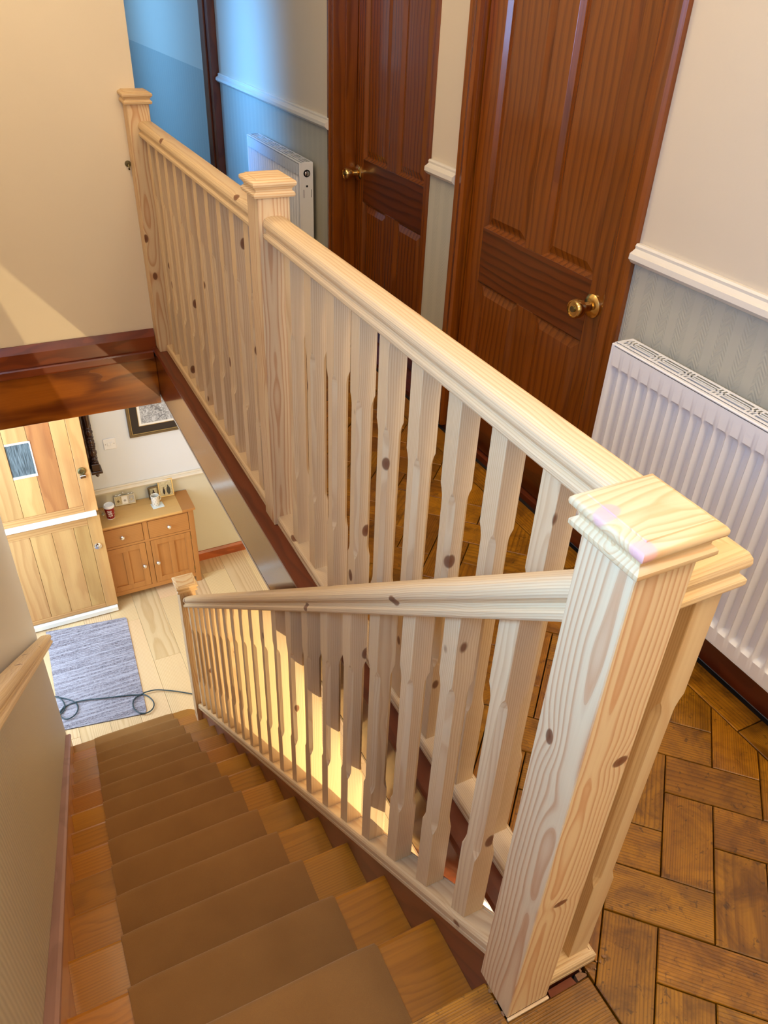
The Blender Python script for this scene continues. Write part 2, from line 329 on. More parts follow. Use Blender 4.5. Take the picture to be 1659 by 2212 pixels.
M['photo_dark'] = plain('dark_print', (40, 42, 40), 0.3)
M['photo_grey'] = sketch_mat('grey_print', (150, 146, 140), (205, 200, 192), 50)

# ------------------------------------------------------------------ helpers: meshes
class MB:
    def __init__(s): s.v = []; s.f = []
    def add(s, vs, fs):
        k = len(s.v); s.v += [tuple(v) for v in vs]; s.f += [tuple(i+k for i in f) for f in fs]; return s
    def box(s, x0, y0, z0, x1, y1, z1, c=0.0):
        if x0 > x1: x0, x1 = x1, x0
        if y0 > y1: y0, y1 = y1, y0
        if z0 > z1: z0, z1 = z1, z0
        if c <= 0:
            return s.add([(x, y, z) for x in (x0, x1) for y in (y0, y1) for z in (z0, z1)],
                         [(0, 1, 3, 2), (4, 6, 7, 5), (0, 4, 5, 1), (2, 3, 7, 6), (0, 2, 6, 4), (1, 5, 7, 3)])
        c = min(c, (x1-x0)*.45, (y1-y0)*.45, (z1-z0)*.45)
        P = []; idx = {}
        for ix, (x, sx) in enumerate(((x0, 1), (x1, -1))):
            for iy, (y, sy) in enumerate(((y0, 1), (y1, -1))):
                for iz, (z, sz) in enumerate(((z0, 1), (z1, -1))):
                    idx[ix, iy, iz] = len(P)
                    P += [(x, y+sy*c, z+sz*c), (x+sx*c, y, z+sz*c), (x+sx*c, y+sy*c, z)]
        I = lambda a, b, d, k: idx[a, b, d]+k
        F = []
        F.append((I(0,0,0,0), I(0,0,1,0), I(0,1,1,0), I(0,1,0,0))); F.append((I(1,0,0,0), I(1,1,0,0), I(1,1,1,0), I(1,0,1,0)))
        F.append((I(0,0,0,1), I(1,0,0,1), I(1,0,1,1), I(0,0,1,1))); F.append((I(0,1,0,1), I(0,1,1,1), I(1,1,1,1), I(1,1,0,1)))
        F.append((I(0,0,0,2), I(0,1,0,2), I(1,1,0,2), I(1,0,0,2))); F.append((I(0,0,1,2), I(1,0,1,2), I(1,1,1,2), I(0,1,1,2)))
        for iz in (0, 1):
            for ix in (0, 1):
                F.append((I(ix,0,iz,0), I(ix,1,iz,0), I(ix,1,iz,2), I(ix,0,iz,2)))
            for iy in (0, 1):
                F.append((I(0,iy,iz,1), I(1,iy,iz,1), I(1,iy,iz,2), I(0,iy,iz,2)))
        for ix in (0, 1):
            for iy in (0, 1):
                F.append((I(ix,iy,0,0), I(ix,iy,1,0), I(ix,iy,1,1), I(ix,iy,0,1)))
        for k in idx.values(): F.append((k, k+1, k+2))
        return s.add(P, F)
    def loft(s, rings, caps=True):
        n = len(rings[0]); k = len(s.v)
        for r in rings: s.v += [tuple(p) for p in r]
        for j in range(len(rings)-1):
            for i in range(n):
                a, b = k+j*n+i, k+j*n+(i+1) % n
                s.f.append((a, b, b+n, a+n))
        if caps:
            s.f.append(tuple(k+i for i in range(n))); s.f.append(tuple(k+(len(rings)-1)*n+i for i in range(n)))
        return s
    def prism(s, poly, z0, z1):
        return s.loft([[(x, y, z0) for x, y in poly], [(x, y, z1) for x, y in poly]])
    def lathe(s, prof, c=(0, 0, 0), axis='Z', n=20, caps=True):
        rs = []
        for r, h in prof:
            ring = []
            for i in range(n):
                a = 2*math.pi*i/n; u, v = r*math.cos(a), r*math.sin(a)
                if axis == 'Z': p = (c[0]+u, c[1]+v, c[2]+h)
                elif axis == 'Y': p = (c[0]+u, c[1]+h, c[2]+v)
                else: p = (c[0]+h, c[1]+u, c[2]+v)
                ring.append(p)
            rs.append(ring)
        return s.loft(rs, caps)
    def tube(s, pts, r, n=8):
        rs = []; P = [Vector(p) for p in pts]; up = Vector((0, 0, 1))
        for i, p in enumerate(P):
            t = (P[min(i+1, len(P)-1)]-P[max(i-1, 0)]).normalized()
            a = t.cross(up); a = a.normalized() if a.length > 1e-4 else Vector((1, 0, 0)); b = a.cross(t)
            rs.append([p+a*r*math.cos(2*math.pi*k/n)+b*r*math.sin(2*math.pi*k/n) for k in range(n)])
        return s.loft(rs)
    def mesh(s, name, mat, smooth=False):
        me = bpy.data.meshes.new(name); me.from_pydata(s.v, [], s.f); me.validate()
        import bmesh
        bm = bmesh.new(); bm.from_mesh(me); bmesh.ops.recalc_face_normals(bm, faces=bm.faces); bm.to_mesh(me); bm.free()
        if mat: me.materials.append(M[mat] if isinstance(mat, str) else mat)
        if smooth:
            me.polygons.foreach_set('use_smooth', [True]*len(me.polygons))
            me.set_sharp_from_angle(angle=math.radians(38))
        return me
    def obj(s, name, mat, parent=None, smooth=False, loc=None, rot=None):
        o = bpy.data.objects.new(name, s.mesh(name, mat, smooth)); COL.objects.link(o)
        if parent: o.parent = parent
        if loc: o.location = loc
        if rot: o.rotation_euler = rot
        return o
def tag(o, label=None, cat=None, group=None, kind=None):
    if label: o['label'] = label
    if cat: o['category'] = cat
    if group: o['group'] = group
    if kind: o['kind'] = kind
    return o
def thing(name, label, cat, loc=(0, 0, 0), group=None, rz=0):
    o = bpy.data.objects.new(name, None); COL.objects.link(o); o.location = loc; o.rotation_euler = (0, 0, rz)
    o.empty_display_size = 0.1
    return tag(o, label, cat, group)
def structure(name, mb=None, mat=None, parent=None):
    if mb is None:
        o = bpy.data.objects.new(name, None); COL.objects.link(o)
    else: o = mb.obj(name, mat, parent)
    if parent is None: o['kind'] = 'structure'
    return o
def child(me, name, parent, loc=(0, 0, 0), rz=0):
    o = bpy.data.objects.new(name, me); COL.objects.link(o); o.parent = parent; o.location = loc; o.rotation_euler = (0, 0, rz); return o
def box(name, mat, parent, *b, c=0.0015, smooth=False): return MB().box(*b, c=c).obj(name, mat, parent, smooth)

# ------------------------------------------------------------------ key dimensions
R_, G_, Y0 = 0.1748, 0.2136, 0.0632          # riser, going, first nosing
ZF = -15*R_                                   # lower floor
WX = 0.948                                    # right landing wall face
LX = -0.725                                   # left wall face
EY = 2.997                                    # end wall face
ZC = -0.25                                    # lower ceiling
TOP = 2.40
NW = 0.0825

# ------------------------------------------------------------------ shell, upper storey
D1 = (1.062, 1.884)     # opening of near door (behind its casing)
D2 = (2.087, 2.955)     # opening of far door
wr = MB()
wr.box(WX, -1.6, ZC, WX+0.14, D1[0], TOP); wr.box(WX, D1[1], ZC, WX+0.14, D2[0], TOP)
wr.box(WX, D2[1], ZC, WX+0.14, 7.6, TOP); wr.box(WX, D1[0], 1.98, WX+0.14, D1[1], TOP); wr.box(WX, D2[0], 1.98, WX+0.14, D2[1], TOP)
structure('wall_right', wr, 'wall_right')
wl = MB(); wl.box(LX-0.1, -1.6, ZF, LX, 3.17, TOP)
structure('wall_left', wl, 'wall_left')
structure('wall_end', MB().box(LX, EY, -0.01, 0.155, EY+0.09, TOP), 'wall_end')
structure('wall_near', MB().box(LX, -1.7, ZF, 2.7, -1.6, TOP), 'wall_room')
structure('ceiling', MB().box(LX-0.2, -1.7, TOP, WX+0.2, 7.6, TOP+0.05), 'ceiling')
# far corridor behind the end wall: left wall with two window openings, end wall
wc = MB()
wc.box(-0.75, EY+0.09, -0.2, -0.65, 7.6, 0.80); wc.box(-0.75, EY+0.09, 2.1, -0.65, 7.6, TOP)
wc.box(-0.75, 3.17, 0.8, -0.65, 3.7, 2.1); wc.box(-0.75, 4.6, 0.8, -0.65, 5.7, 2.1); wc.box(-0.75, 6.9, 0.8, -0.65, 7.6, 2.1)
structure('wall_corridor', wc, 'wall_end')
structure('wall_far', MB().box(-0.75, 7.6, -0.2, WX+0.14, 7.7, TOP), 'wall_end')

# upper floor: slab, parquet blocks, border boards
slab = MB()
slab.box(0.092, 0.06, ZC, WX, EY+0.09, -0.021); slab.box(LX, -1.6, ZC, WX, 0.03, -0.021); slab.box(LX, EY+0.09, ZC, WX, 7.6, -0.021)
floor = structure('floor', slab, 'gap')
def clip(poly, ax, val, keep_greater):
    out = []
    for i in range(len(poly)):
        a, b = poly[i], poly[(i+1) % len(poly)]
        ia = (a[ax] >= val) == keep_greater or a[ax] == val; ib = (b[ax] >= val) == keep_greater or b[ax] == val
        if ia: out.append(a)
        if ia != ib:
            t = (val-a[ax])/(b[ax]-a[ax]); out.append((a[0]+t*(b[0]-a[0]), a[1]+t*(b[1]-a[1])))
    return out
S2 = math.sqrt(2)
def uv2xy(i, j):    # rotated grid lines: x-y = .193+.1425 i ; x+y = .35+.1445 j
    d = 0.193+0.1425*i; s_ = 0.35+0.1445*j
    return ((s_+d)/2, (s_-d)/2)
nblocks = 0
for i in range(-16, 12):
    for j in range(-14, 30):
        for kind in (0, 1):
            if kind == 0 and (i+j) % 4 != 0: continue
            if kind == 1 and (i+j) % 4 != 2: continue
            di, dj = (2, 1) if kind == 0 else (1, 2)
            g = 0.012
            poly = [uv2xy(i+g, j+g), uv2xy(i+di-g, j+g), uv2xy(i+di-g, j+dj-g), uv2xy(i+g, j+dj-g)]
            for ax, v, kg in ((0, 0.172, True), (0, 0.833, False), (1, -0.95, True), (1, 3.6, False)):
                if poly: poly = clip(poly, ax, v, kg)
            if len(poly) < 3: continue
            ar = abs(sum(poly[k][0]*poly[(k+1) % len(poly)][1]-poly[(k+1) % len(poly)][0]*poly[k][1] for k in range(len(poly))))/2
            if ar < 0.0006: continue
            cx = sum(p[0] for p in poly)/len(poly); cy = sum(p[1] for p in poly)/len(poly)
            ang = -math.pi/4 if kind == 0 else math.pi/4
            ca, sa = math.cos(-ang), math.sin(-ang)
            lp = [((x-cx)*ca-(y-cy)*sa, (x-cx)*sa+(y-cy)*ca) for x, y in poly]
            top = random.uniform(-0.0012, 0.0)
            ins = []
            for x, y in lp:
                q = math.hypot(x, y); k_ = (q-0.0022)/q; ins.append((x*k_, y*k_))
            mb = MB(); mb.loft([[(x, y, -0.020) for x, y in lp], [(x, y, top-0.0016) for x, y in lp], [(x, y, top) for x, y in ins]])
            mb.obj('block', 'parquet', floor, loc=(cx, cy, 0), rot=(0, 0, ang)); nblocks += 1
# border boards along the right wall
ys = [-0.95, -0.42, 0.275, 0.93, 1.55, 2.2, 2.95, 3.6]
for a, b in zip(ys[:-1], ys[1:]):
    MB().box(-(b-a)/2+0.0015, -0.0395, -0.02, (b-a)/2-0.0015, 0.0395, 0.0, c=0.0015).obj('border_board', 'parquet', floor, loc=(0.8755, (a+b)/2, 0), rot=(0, 0, math.pi/2))
# boards round the stair head
for x0, x1, y0, y1 in ((LX, -0.30, -0.012, Y0), (-0.297, -0.0004, -0.012, Y0), (LX, 0.169, -0.15, -0.014), (LX, -0.1, -0.33, -0.152), (-0.098, 0.169, -0.33, -0.152), (LX, 0.169, -0.62, -0.332), (LX, 0.169, -0.95, -0.622)):
    if x1 == 0.169 and y1 == -0.014: y1 = -0.006
    MB().box(-(x1-x0)/2+0.001, -(y1-y0)/2, -0.02, (x1-x0)/2-0.001, (y1-y0)/2, 0.0, c=0.002).obj('border_board', 'parquet', floor, loc=((x0+x1)/2, (y0+y1)/2, 0))
# broken block pieces beside the newel foot
MB().box(0.0, -0.0055, -0.02, 0.084, -0.0003, 0.0006, c=0.0005).obj('pale_fillet', 'pine_x', floor)
for pl, zt in (([(0.090, -0.004), (0.146, -0.004), (0.143, 0.009), (0.092, 0.008)], -0.009), ([(0.149, -0.004), (0.168, -0.003), (0.170, 0.0), (0.160, 0.008), (0.150, 0.007)], -0.005)):
    MB().prism(pl, -0.02, zt).obj('broken_block', 'trim_x' if zt < -0.008 else 'rubble', floor)
rb = MB()
for k in range(26):
    x = random.uniform(0.15, 0.215); y = random.uniform(-0.004, 0.006)
    if k > 16: x = random.uniform(-0.012, -0.002); y = random.uniform(0.0, 0.05)
    s_ = random.uniform(0.0015, 0.004); rb.box(x, y, 0.0, x+s_, y+s_*1.3, s_*0.7, c=0.0005)
tag(rb.obj('debris', 'rubble', floor), kind='stuff')

# landing edge: top nosing strip, glossy fascia, end apron, skirtings
lt = structure('trim_1', MB().loft([[(0.081+0.006, y, -0.020), (0.081, y, -0.014), (0.081, y, -0.006), (0.081+0.006, y, 0.0), (0.170, y, 0.0), (0.170, y, -0.020)] for y in (0.012, EY)]), 'trim_y')
structure('trim_2', MB().box(0.090, 0.012, -0.240, 0.0915, EY, -0.0205), 'fascia')
structure('trim_3', MB().box(LX, EY-0.006, -0.285, 0.0895, EY+0.05, -0.050, c=0.001), 'apron')
structure('trim_4', MB().loft([[(x, EY-0.028, -0.050), (x, EY-0.031, -0.043), (x, EY-0.031, -0.018), (x, EY-0.028, -0.012), (x, EY, -0.012), (x, EY, -0.050)] for x in (LX, 0.0805)]), 'trim_x')
structure('baseboard_end', MB().loft([[(x, EY-0.018, -0.0115), (x, EY-0.018, 0.050), (x, EY-0.006, 0.082), (x, EY-0.0005, 0.082), (x, EY-0.0005, -0.0115)] for x in (LX, 0.098)]), 'trim_x')
def skirt_right(y0, y1): return MB().loft([[(WX-0.018, y, 0.0), (WX-0.018, y, 0.095), (WX-0.006, y, 0.12), (WX-0.0005, y, 0.12), (WX-0.0005, y, 0.0)] for y in (y0, y1)])
structure('baseboard_right', skirt_right(-0.95, 1.040), 'trim_y')
structure('baseboard_right', skirt_right(1.900, 2.085), 'trim_y')
structure('baseboard_right', skirt_right(2.957, 4.59), 'trim_y')
def dado(y0, y1, zt=0.9096, zb=0.8607, x=WX):
    p = [(0, zt), (-0.010, zt), (-0.014, zt-0.005), (-0.012, zt-0.012), (-0.020, zt-0.018), (-0.027, zt-0.022), (-0.028, zb+0.014), (-0.022, zb+0.008), (-0.018, zb+0.004), (-0.010, zb), (0, zb)]
    return MB().loft([[(x-0.0005+a, y, b) for a, b in p] for y in (y0, y1)])
for a, b in ((-0.95, 1.040), (1.898, 2.083), (2.960, 4.585)):
    structure('trim_5', dado(a, b), 'white_paint')
# dark doorway lining across the far corridor
structure('trim_6', MB().box(0.905, 4.60, 0.0, WX-0.0005, 4.79, TOP, c=0.003).box(0.895, 4.66, 0.0, 0.905, 4.73, TOP, c=0.002), 'trim_z')

# ------------------------------------------------------------------ panelled doors
def panelled_door(idx, xface, y0, y1, knob_y, knob_z=0.70, label_knob=True):
    """leaf between y0 (near) and y1 (far), front face at xface looking towards -x"""
    d = structure('door_%d' % idx)
    st, mt, th = 0.085, 0.085, 0.038; zt = 1.96
    za, zb_ = 0.589, 0.764       # lock rail
    ym = (y0+y1)/2
    def raised(pa, pb, zc, zd):
        mb = MB(); x0 = xface+0.014; b1 = 0.010; b2 = 0.038
        # moulding slope, bevelled field
        rings = [[(xface+0.0005, pa, zc), (xface+0.0005, pb, zc), (xface+0.0005, pb, zd), (xface+0.0005, pa, zd)],
                 [(xface+0.013, pa+b1, zc+b1), (xface+0.013, pb-b1, zc+b1), (xface+0.013, pb-b1, zd-b1), (xface+0.013, pa+b1, zd-b1)],
                 [(xface+0.013, pa+b1+0.004, zc+b1+0.004), (xface+0.013, pb-b1-0.004, zc+b1+0.004), (xface+0.013, pb-b1-0.004, zd-b1-0.004), (xface+0.013, pa+b1+0.004, zd-b1-0.004)],
                 [(xface+0.005, pa+b2, zc+b2), (xface+0.005, pb-b2, zc+b2), (xface+0.005, pb-b2, zd-b2), (xface+0.005, pa+b2, zd-b2)]]
        mb.loft(rings, caps=False); k = len(mb.v)-4; mb.f.append((k, k+1, k+2, k+3))
        return mb
    for a, b in ((y0, y0+st), (y1-st, y1)): box('stile', 'door_dark', d, xface, a, 0.006, xface+th, b, zt, c=0.001)
    for a, b in ((0.006, 0.20), (za, zb_), (zt-0.11, zt)): box('rail', 'door_dark_y', d, xface, y0+st, a, xface+th, y1-st, b, c=0.001)
    for a, b in ((0.20, za), (zb_, zt-0.11)):
        box('muntin', 'door_dark', d, xface, ym-mt/2, a, xface+th, ym+mt/2, b, c=0.001)
        for pa, pb in ((y0+st, ym-mt/2), (ym+mt/2, y1-st)): raised(pa, pb, a, b).obj('panel', 'door_dark', d)
    box('door_back', 'door_dark', d, xface+0.016, y0+0.001, 0.008, xface+th-0.002, y1-0.001, zt-0.002, c=0)
    kn = MB().lathe([(0.0, 0.0), (0.0325, 0.0), (0.0325, -0.004), (0.026, -0.009), (0.014, -0.012), (0.012, -0.030), (0.016, -0.036), (0.024, -0.042), (0.0265, -0.052), (0.0265, -0.064), (0.023, -0.069), (0.020, -0.0695), (0.0195, -0.067), (0.008, -0.0665), (0.0, -0.0665)], (xface-0.0003, knob_y, knob_z), 'X', 28, caps=False).obj('door_knob', 'brass', d, True)
    MB().lathe([(0.0, -0.0), (0.0085, 0.0), (0.0085, -0.0035), (0.0, -0.0035)], (xface-0.0673, knob_y, knob_z), 'X', 16, caps=False).obj('keyhole', 'old_brass', kn)
    return d
d1 = panelled_door(1, 0.965, 1.119, 1.8365, 1.181)
# casing and jamb of the near door
cs = [(1.042, 1.112), (1.842, 1.900)]
for a, b in cs:
    MB().loft([[(WX-0.0005, a, z), (WX-0.012, a, z), (WX-0.018, a+0.012, z), (WX-0.016, (a+b)/2, z), (WX-0.020, b-0.012, z), (WX-0.014, b, z), (WX+0.04, b, z), (WX+0.04, b-0.012, z), (WX-0.0005, b-0.012, z)] if a > 1.5 and False else
               [(WX-0.0005, a, z), (WX-0.014, a, z), (WX-0.020, a+0.010, z), (WX-0.016, (a+b)/2, z), (WX-0.020, b-0.010, z), (WX-0.014, b, z), (WX-0.0005, b, z)] for z in (0.0, 1.97)]).obj('casing', 'door_dark', d1)
box('jamb', 'door_dark', d1, WX+0.0005, 1.0625, 0.0, WX+0.1395, 1.1125, 1.975, c=0.001)
box('jamb', 'door_dark', d1, WX+0.0005, 1.8425, 0.0, WX+0.1395, 1.8835, 1.975, c=0.001)
box('casing', 'door_dark_y', d1, WX-0.018, 1.042, 1.971, WX-0.0005, 1.900, 2.03, c=0.003)
d2 = panelled_door(2, 1.050, 2.225, 2.930, 2.890)
box('jamb', 'door_dark', d2, WX-0.002, 2.932, 0.0, WX+0.139, 2.9545, 1.975, c=0.001)
box('door_stop', 'door_dark', d2, WX+0.050, 2.918, 0.0, WX+0.100, 2.9315, 1.975, c=0.001)
box('jamb', 'door_dark', d2, WX-0.002, 2.0875, 0.0, WX+0.139, 2.110, 1.975, c=0.001)
box('fill_strip', 'door_dark', d2, 1.050, 2.1105, 0.0, 1.085, 2.224, 1.97, c=0.001)
box('casing', 'door_dark', d2, WX-0.012, 2.956, 0.0, WX-0.0005, 2.975, 1.99, c=0.002)
structure('threshold_floor', MB().box(WX, 1.05, -0.03, WX+0.16, 1.90, -0.0005), 'trim_y').name = 'trim_7'
structure('trim_8', MB().box(WX, 2.087, -0.03, WX+0.16, 2.955, -0.0005), 'trim_y')

# ------------------------------------------------------------------ radiators
def radiator(label, xf, ya, yb, z0, z1, side_low=True, valve=True, small=False):
    """panel radiator; front face at xf looking -x, back near the wall"""
    t = thing('radiator', label, 'radiator', (0, 0, 0))
    xb = WX-0.020
    # fluted front panel
    pitch = 0.0350; n = max(1, round((yb-ya-0.02)/pitch)); pitch = (yb-ya-0.02)/n
    cols = []; sub = 8
    for k in range(n*sub+1):
        y = ya+0.01+k*pitch/sub; ph = (k % sub)/sub
        cols.append((y, max(0.0, math.cos(2*math.pi*ph))**0.8 if math.cos(2*math.pi*ph) > 0 else 0.0))
    rows = [z0+0.006, z0+0.044, z0+0.050, z0+0.056, z0+0.064, z1-0.076, z1-0.066, z1-0.060, z1-0.054, z1-0.006]
    tap = [0, 0, 0.5, 0.9, 1, 1, 0.9, 0.5, 0, 0]
    mb = MB(); V = []
    for zz, tp in zip(rows, tap):
        for y, pf in cols: V.append((xf+0.016*tp*(1-pf), y, zz))
    nc = len(cols); Fc = [(r*nc+c, r*nc+c+1, (r+1)*nc+c+1, (r+1)*nc+c) for r in range(len(rows)-1) for c in range(nc-1)]
    mb.add(V, Fc); fp = mb.obj('front_panel', 'white_metal', t, True)
    bd = MB(); bd.box(xf-0.0005, ya, z0, xf+0.012, ya+0.0098, z1, c=0.002); bd.box(xf-0.0005, yb-0.0098, z0, xf+0.012, yb, z1, c=0.002)
    bd.box(xf+0.0005, ya+0.0098, z1-0.006, xf+0.0125, yb-0.0098, z1, c=0.002); bd.box(xf+0.0005, ya+0.0098, z0, xf+0.012, yb-0.0098, z0+0.006, c=0.002)
    bd.obj('front_rim', 'white_metal', t)
    box('back_panel', 'white_metal', t, xb-0.010, ya+0.004, z0, xb, yb-0.004, z1-0.012)
    box('convector', 'rad_dark', t, xf+0.022, ya+0.006, z0+0.03, xb-0.012, yb-0.006, z1-0.035, c=0)  # blackened so the grille slots above look shaded
    for y in (ya, yb):
        s_ = 1 if y == ya else -1
        sp = box('side_panel', 'white_metal', t, xf+0.010, y, z0-0.002, xb, y+s_*0.003, z1+0.001, c=0.0008)
        if y == ya:
            MB().lathe([(0, -0.0002), (0.0165, -0.0002), (0.0165, -0.0012), (0.0, -0.0012)], ((xf+xb)/2+0.002, y, z1-0.045), 'Y', 20, caps=False).obj('valve_hole', 'black', sp)
            MB().lathe([(0, -0.001), (0.011, -0.001), (0.011, -0.006), (0.005, -0.008), (0.0, -0.008)], ((xf+xb)/2+0.002, y, z1-0.045), 'Y', 18, caps=False).obj('bleed_plug', 'chrome', sp, True)
            MB().lathe([(0, -0.0002), (0.005, -0.0002), (0.005, -0.0012), (0.0, -0.0012)], ((xf+xb)/2+0.002, y, z1-0.10), 'Y', 14, caps=False).obj('screw', 'rad_dark', sp)
            for xx in (xf+0.018, xb-0.010): box('slot', 'black', sp, xx, y-0.0008, z1-0.15, xx+0.002, y-0.0001, z1-0.115, c=0)
    # top grille: frame, long slats in bays, cross bars
    g = MB(); zt = z1+0.002; zb2 = z1+0.0008; gx0, gx1 = xf+0.012, xb
    g.box(gx0, ya+0.003, zb2, gx0+0.009, yb-0.003, zt, c=0.0006); g.box(gx1-0.009, ya+0.003, zb2, gx1, yb-0.003, zt, c=0.0006)
    wbar = gx1-gx0-0.018; bay = 0.072; cross = 0.026; y = ya+0.010
    g.box(gx0+0.009, ya+0.003, zb2, gx1-0.009, ya+0.010, zt)
    while y < yb-0.02:
        ye = min(y+bay, yb-0.012)
        for k in range(1, 4):
            xx = gx0+0.009+wbar*k/4; g.box(xx-0.0017, y, zb2, xx+0.0017, ye, zt)
        for k in range(3):
            yy = ye+k*(cross-0.004)/2; 
            if yy+0.004 < yb-0.004: g.box(gx0+0.009, yy, zb2, gx1-0.009, yy+0.0045, zt)
        xm = (gx0+gx1)/2
        if ye+cross < yb: g.box(xm-0.003, ye, zb2, xm+0.003, ye+cross, zt)
        y = ye+cross
    g.box(gx0+0.009, yb-0.012, zb2, gx1-0.009, yb-0.003, zt)
    tag(g.obj('top_grille', 'white_metal', t), kind='stuff')
    if valve:
        vy = ya+0.03
        for q in (ya+0.15, yb-0.18): MB().box(xb, q, z0+0.1, WX-0.0005, q+0.03, z1-0.08).obj('wall_bracket', 'white_metal', t)
    return t
radiator('large white panel radiator on the wall beside the near door', 0.862, -0.42, 0.974, 0.129, 0.690)
radiator('small white radiator in the blue-lit corridor beyond the far door', 0.862, 3.122, 3.877, 0.129, 0.704)

# ------------------------------------------------------------------ newel posts
def newel(label, x, y, z0, ztop, mat='pine_newel', capmat='pine_cap'):
    """ztop = height at which the cap begins"""
    t = thing('newel_post', label, 'newel post', (x+NW/2, y+NW/2, z0), group=None)
    h = NW/2; H = ztop-z0
    MB().box(-h, -h, 0, h, h, H, c=0.0014).obj('post', mat, t)
    prof = [(0.0500, 0.0), (0.0525, 0.0035), (0.0525, 0.0085), (0.0500, 0.0115), (0.0462, 0.0145), (0.0465, 0.0185), (0.0500, 0.0230), (0.0545, 0.0270), (0.0555, 0.0310), (0.0550, 0.0345), (0.0525, 0.0375), (0.0435, 0.0410), (0.0430, 0.0428)]
    mb = MB(); rings = [[(-r, -r, H+z), (r, -r, H+z), (r, r, H+z), (-r, r, H+z)] for r, z in prof]
    rings.append([(-0.004, -0.004, H+0.0465), (0.004, -0.004, H+0.0465), (0.004, 0.004, H+0.0465), (-0.004, 0.004, H+0.0465)])
    o = mb.loft(rings).obj('newel_cap', capmat, t, True)
    return t
XL = 0.1215
NZ = 0.966
newel('large newel post nearest the camera at the stair head', 0, 0, 0.0, NZ, 'pine_newel_near', 'pine_cap_near')
newel('middle newel post on the landing edge opposite the far door', XL, 1.478, 0.0, 0.972)
newel('far newel post against the cream end wall', 0.1005, 2.912, 0.0, 0.985)
newel('lowest newel post at the foot of the stairs', 0, 2.7366, -13*R_+0.0006, -1.243)

hk = thing('wall_scuff_standin', 'stand-in for scuffed plaster, shaped as a small dark metal hook on the cream end wall beside the far newel post', 'wall scuff', (0.090, EY-0.0005, 0.765))  # made-up hook shape in place of scuffed plaster
MB().lathe([(0, 0), (0.012, 0), (0.012, -0.003), (0, -0.004)], (0, 0, 0), 'Y', 16, caps=False).obj('scuff_plate', 'old_brass', hk, True)
MB().tube([(0, -0.004, 0), (0, -0.016, -0.002), (0, -0.022, -0.010), (0, -0.018, -0.018), (0, -0.008, -0.018)], 0.003, 8).obj('scuff_arm', 'old_brass', hk, True)

# ------------------------------------------------------------------ spindles and rails
SW = 0.041
def spindle(L, z0=0.0, slope=0.0, t1=0.24, t2=0.20, seed=0):
    """square stop-chamfered spindle centred on x=y=0, from z0 to z0+L, ends cut to a slope"""
    h = SW/2; lv = [(0, .0008, 1), (t1-0.014, .0008, 0), (t1-0.004, .0055, 0), (t1+0.008, .0088, 0), (t1+0.016, .0095, 0), (L-t2-0.016, .0095, 0), (L-t2-0.008, .0088, 0), (L-t2+0.004, .0055, 0), (L-t2+0.014, .0008, 0), (L, .0008, 1)]
    rings = []
    for z, c, e in lv:
        ring = [(-h+c, -h), (h-c, -h), (h, -h+c), (h, h-c), (h-c, h), (-h+c, h), (-h, h-c), (-h, -h+c)]
        rings.append([(x, y, z0+z+(slope*y if e else 0)) for x, y in ring])
    return MB().loft(rings)
RAIL = [(-0.030, 0.001), (-0.0315, 0.004), (-0.0315, 0.011), (-0.029, 0.014), (-0.0245, 0.0165), (-0.0240, 0.021), (-0.0265, 0.025), (-0.0300, 0.029), (-0.0312, 0.034), (-0.0300, 0.041), (-0.0255, 0.048), (-0.018, 0.0518), (-0.006, 0.0528)]
RAIL = RAIL + [(-x, z) for x, z in reversed(RAIL)] + [(0.029, 0.0), (-0.029, 0.0)]
BASE = [(-0.031, 0.0), (-0.031, 0.008), (-0.029, 0.0095), (-0.031, 0.0115), (-0.031, 0.022), (-0.0285, 0.027), (-0.0245, 0.030), (-0.0215, 0.030), (-0.0212, 0.0285)]
BASE = BASE + [(-x, z) for x, z in reversed(BASE)]
def run_y(prof, xc, zb, ya, yb, slope=0.0, mit_a=0, mit_b=0):
    k = math.sqrt(1+slope*slope)
    return MB().loft([[(xc+x, y+m*x, zb+z*k+slope*(y+m*x)) for x, z in prof] for y, m in ((ya, mit_a), (yb, mit_b))])
def run_x(prof, yc, zb, xa, xb, mit_a=0, mit_b=0):
    return MB().loft([[(x+m*yy, yc+yy, zb+z) for yy, z in prof] for x, m in ((xa, mit_a), (xb, mit_b))])
XC = XL+NW/2
ZR = 0.875
# near landing section with its short mitred return to the big newel
YR = 0.0415   # centre line of the return
tb = thing('balustrade', 'pine landing balustrade between the large near newel and the middle newel', 'balustrade', (XC, 0.8, 0))
def par(o, t):
    o.parent = t; o.matrix_parent_inverse = Matrix.Translation(-Vector(t.location)); return o
XR = 0.2     # outer line of return at right
RC = XR-0.031  # where the long rail's centre line runs at its near end
RC = XC
par(run_y(RAIL, XC, ZR, YR, 1.4775, 0, mit_a=-1).obj('handrail', 'pine_y', None), tb)
par(run_x(RAIL, YR, ZR, NW+0.0004, XC, mit_b=-1).obj('handrail', 'pine_x', None), tb)
par(run_y(BASE, XC, 0.0003, YR, 1.4775, 0, mit_a=-1).obj('base_rail', 'pine_y', None), tb)
par(run_x(BASE, YR, 0.0003, NW+0.0004, XC, mit_b=-1).obj('base_rail', 'pine_x', None), tb)
sm = spindle(ZR-0.0290, 0).mesh('spindle', 'pine_z')
pitch = 0.1305
yl = [0.281+SW/2+k*pitch for k in range(-1, 9)]
child(sm, 'spindle', tb, (0, YR+0.004-0.8, 0.0288))
for y in yl: child(sm, 'spindle', tb, (0, y-0.8, 0.0288))
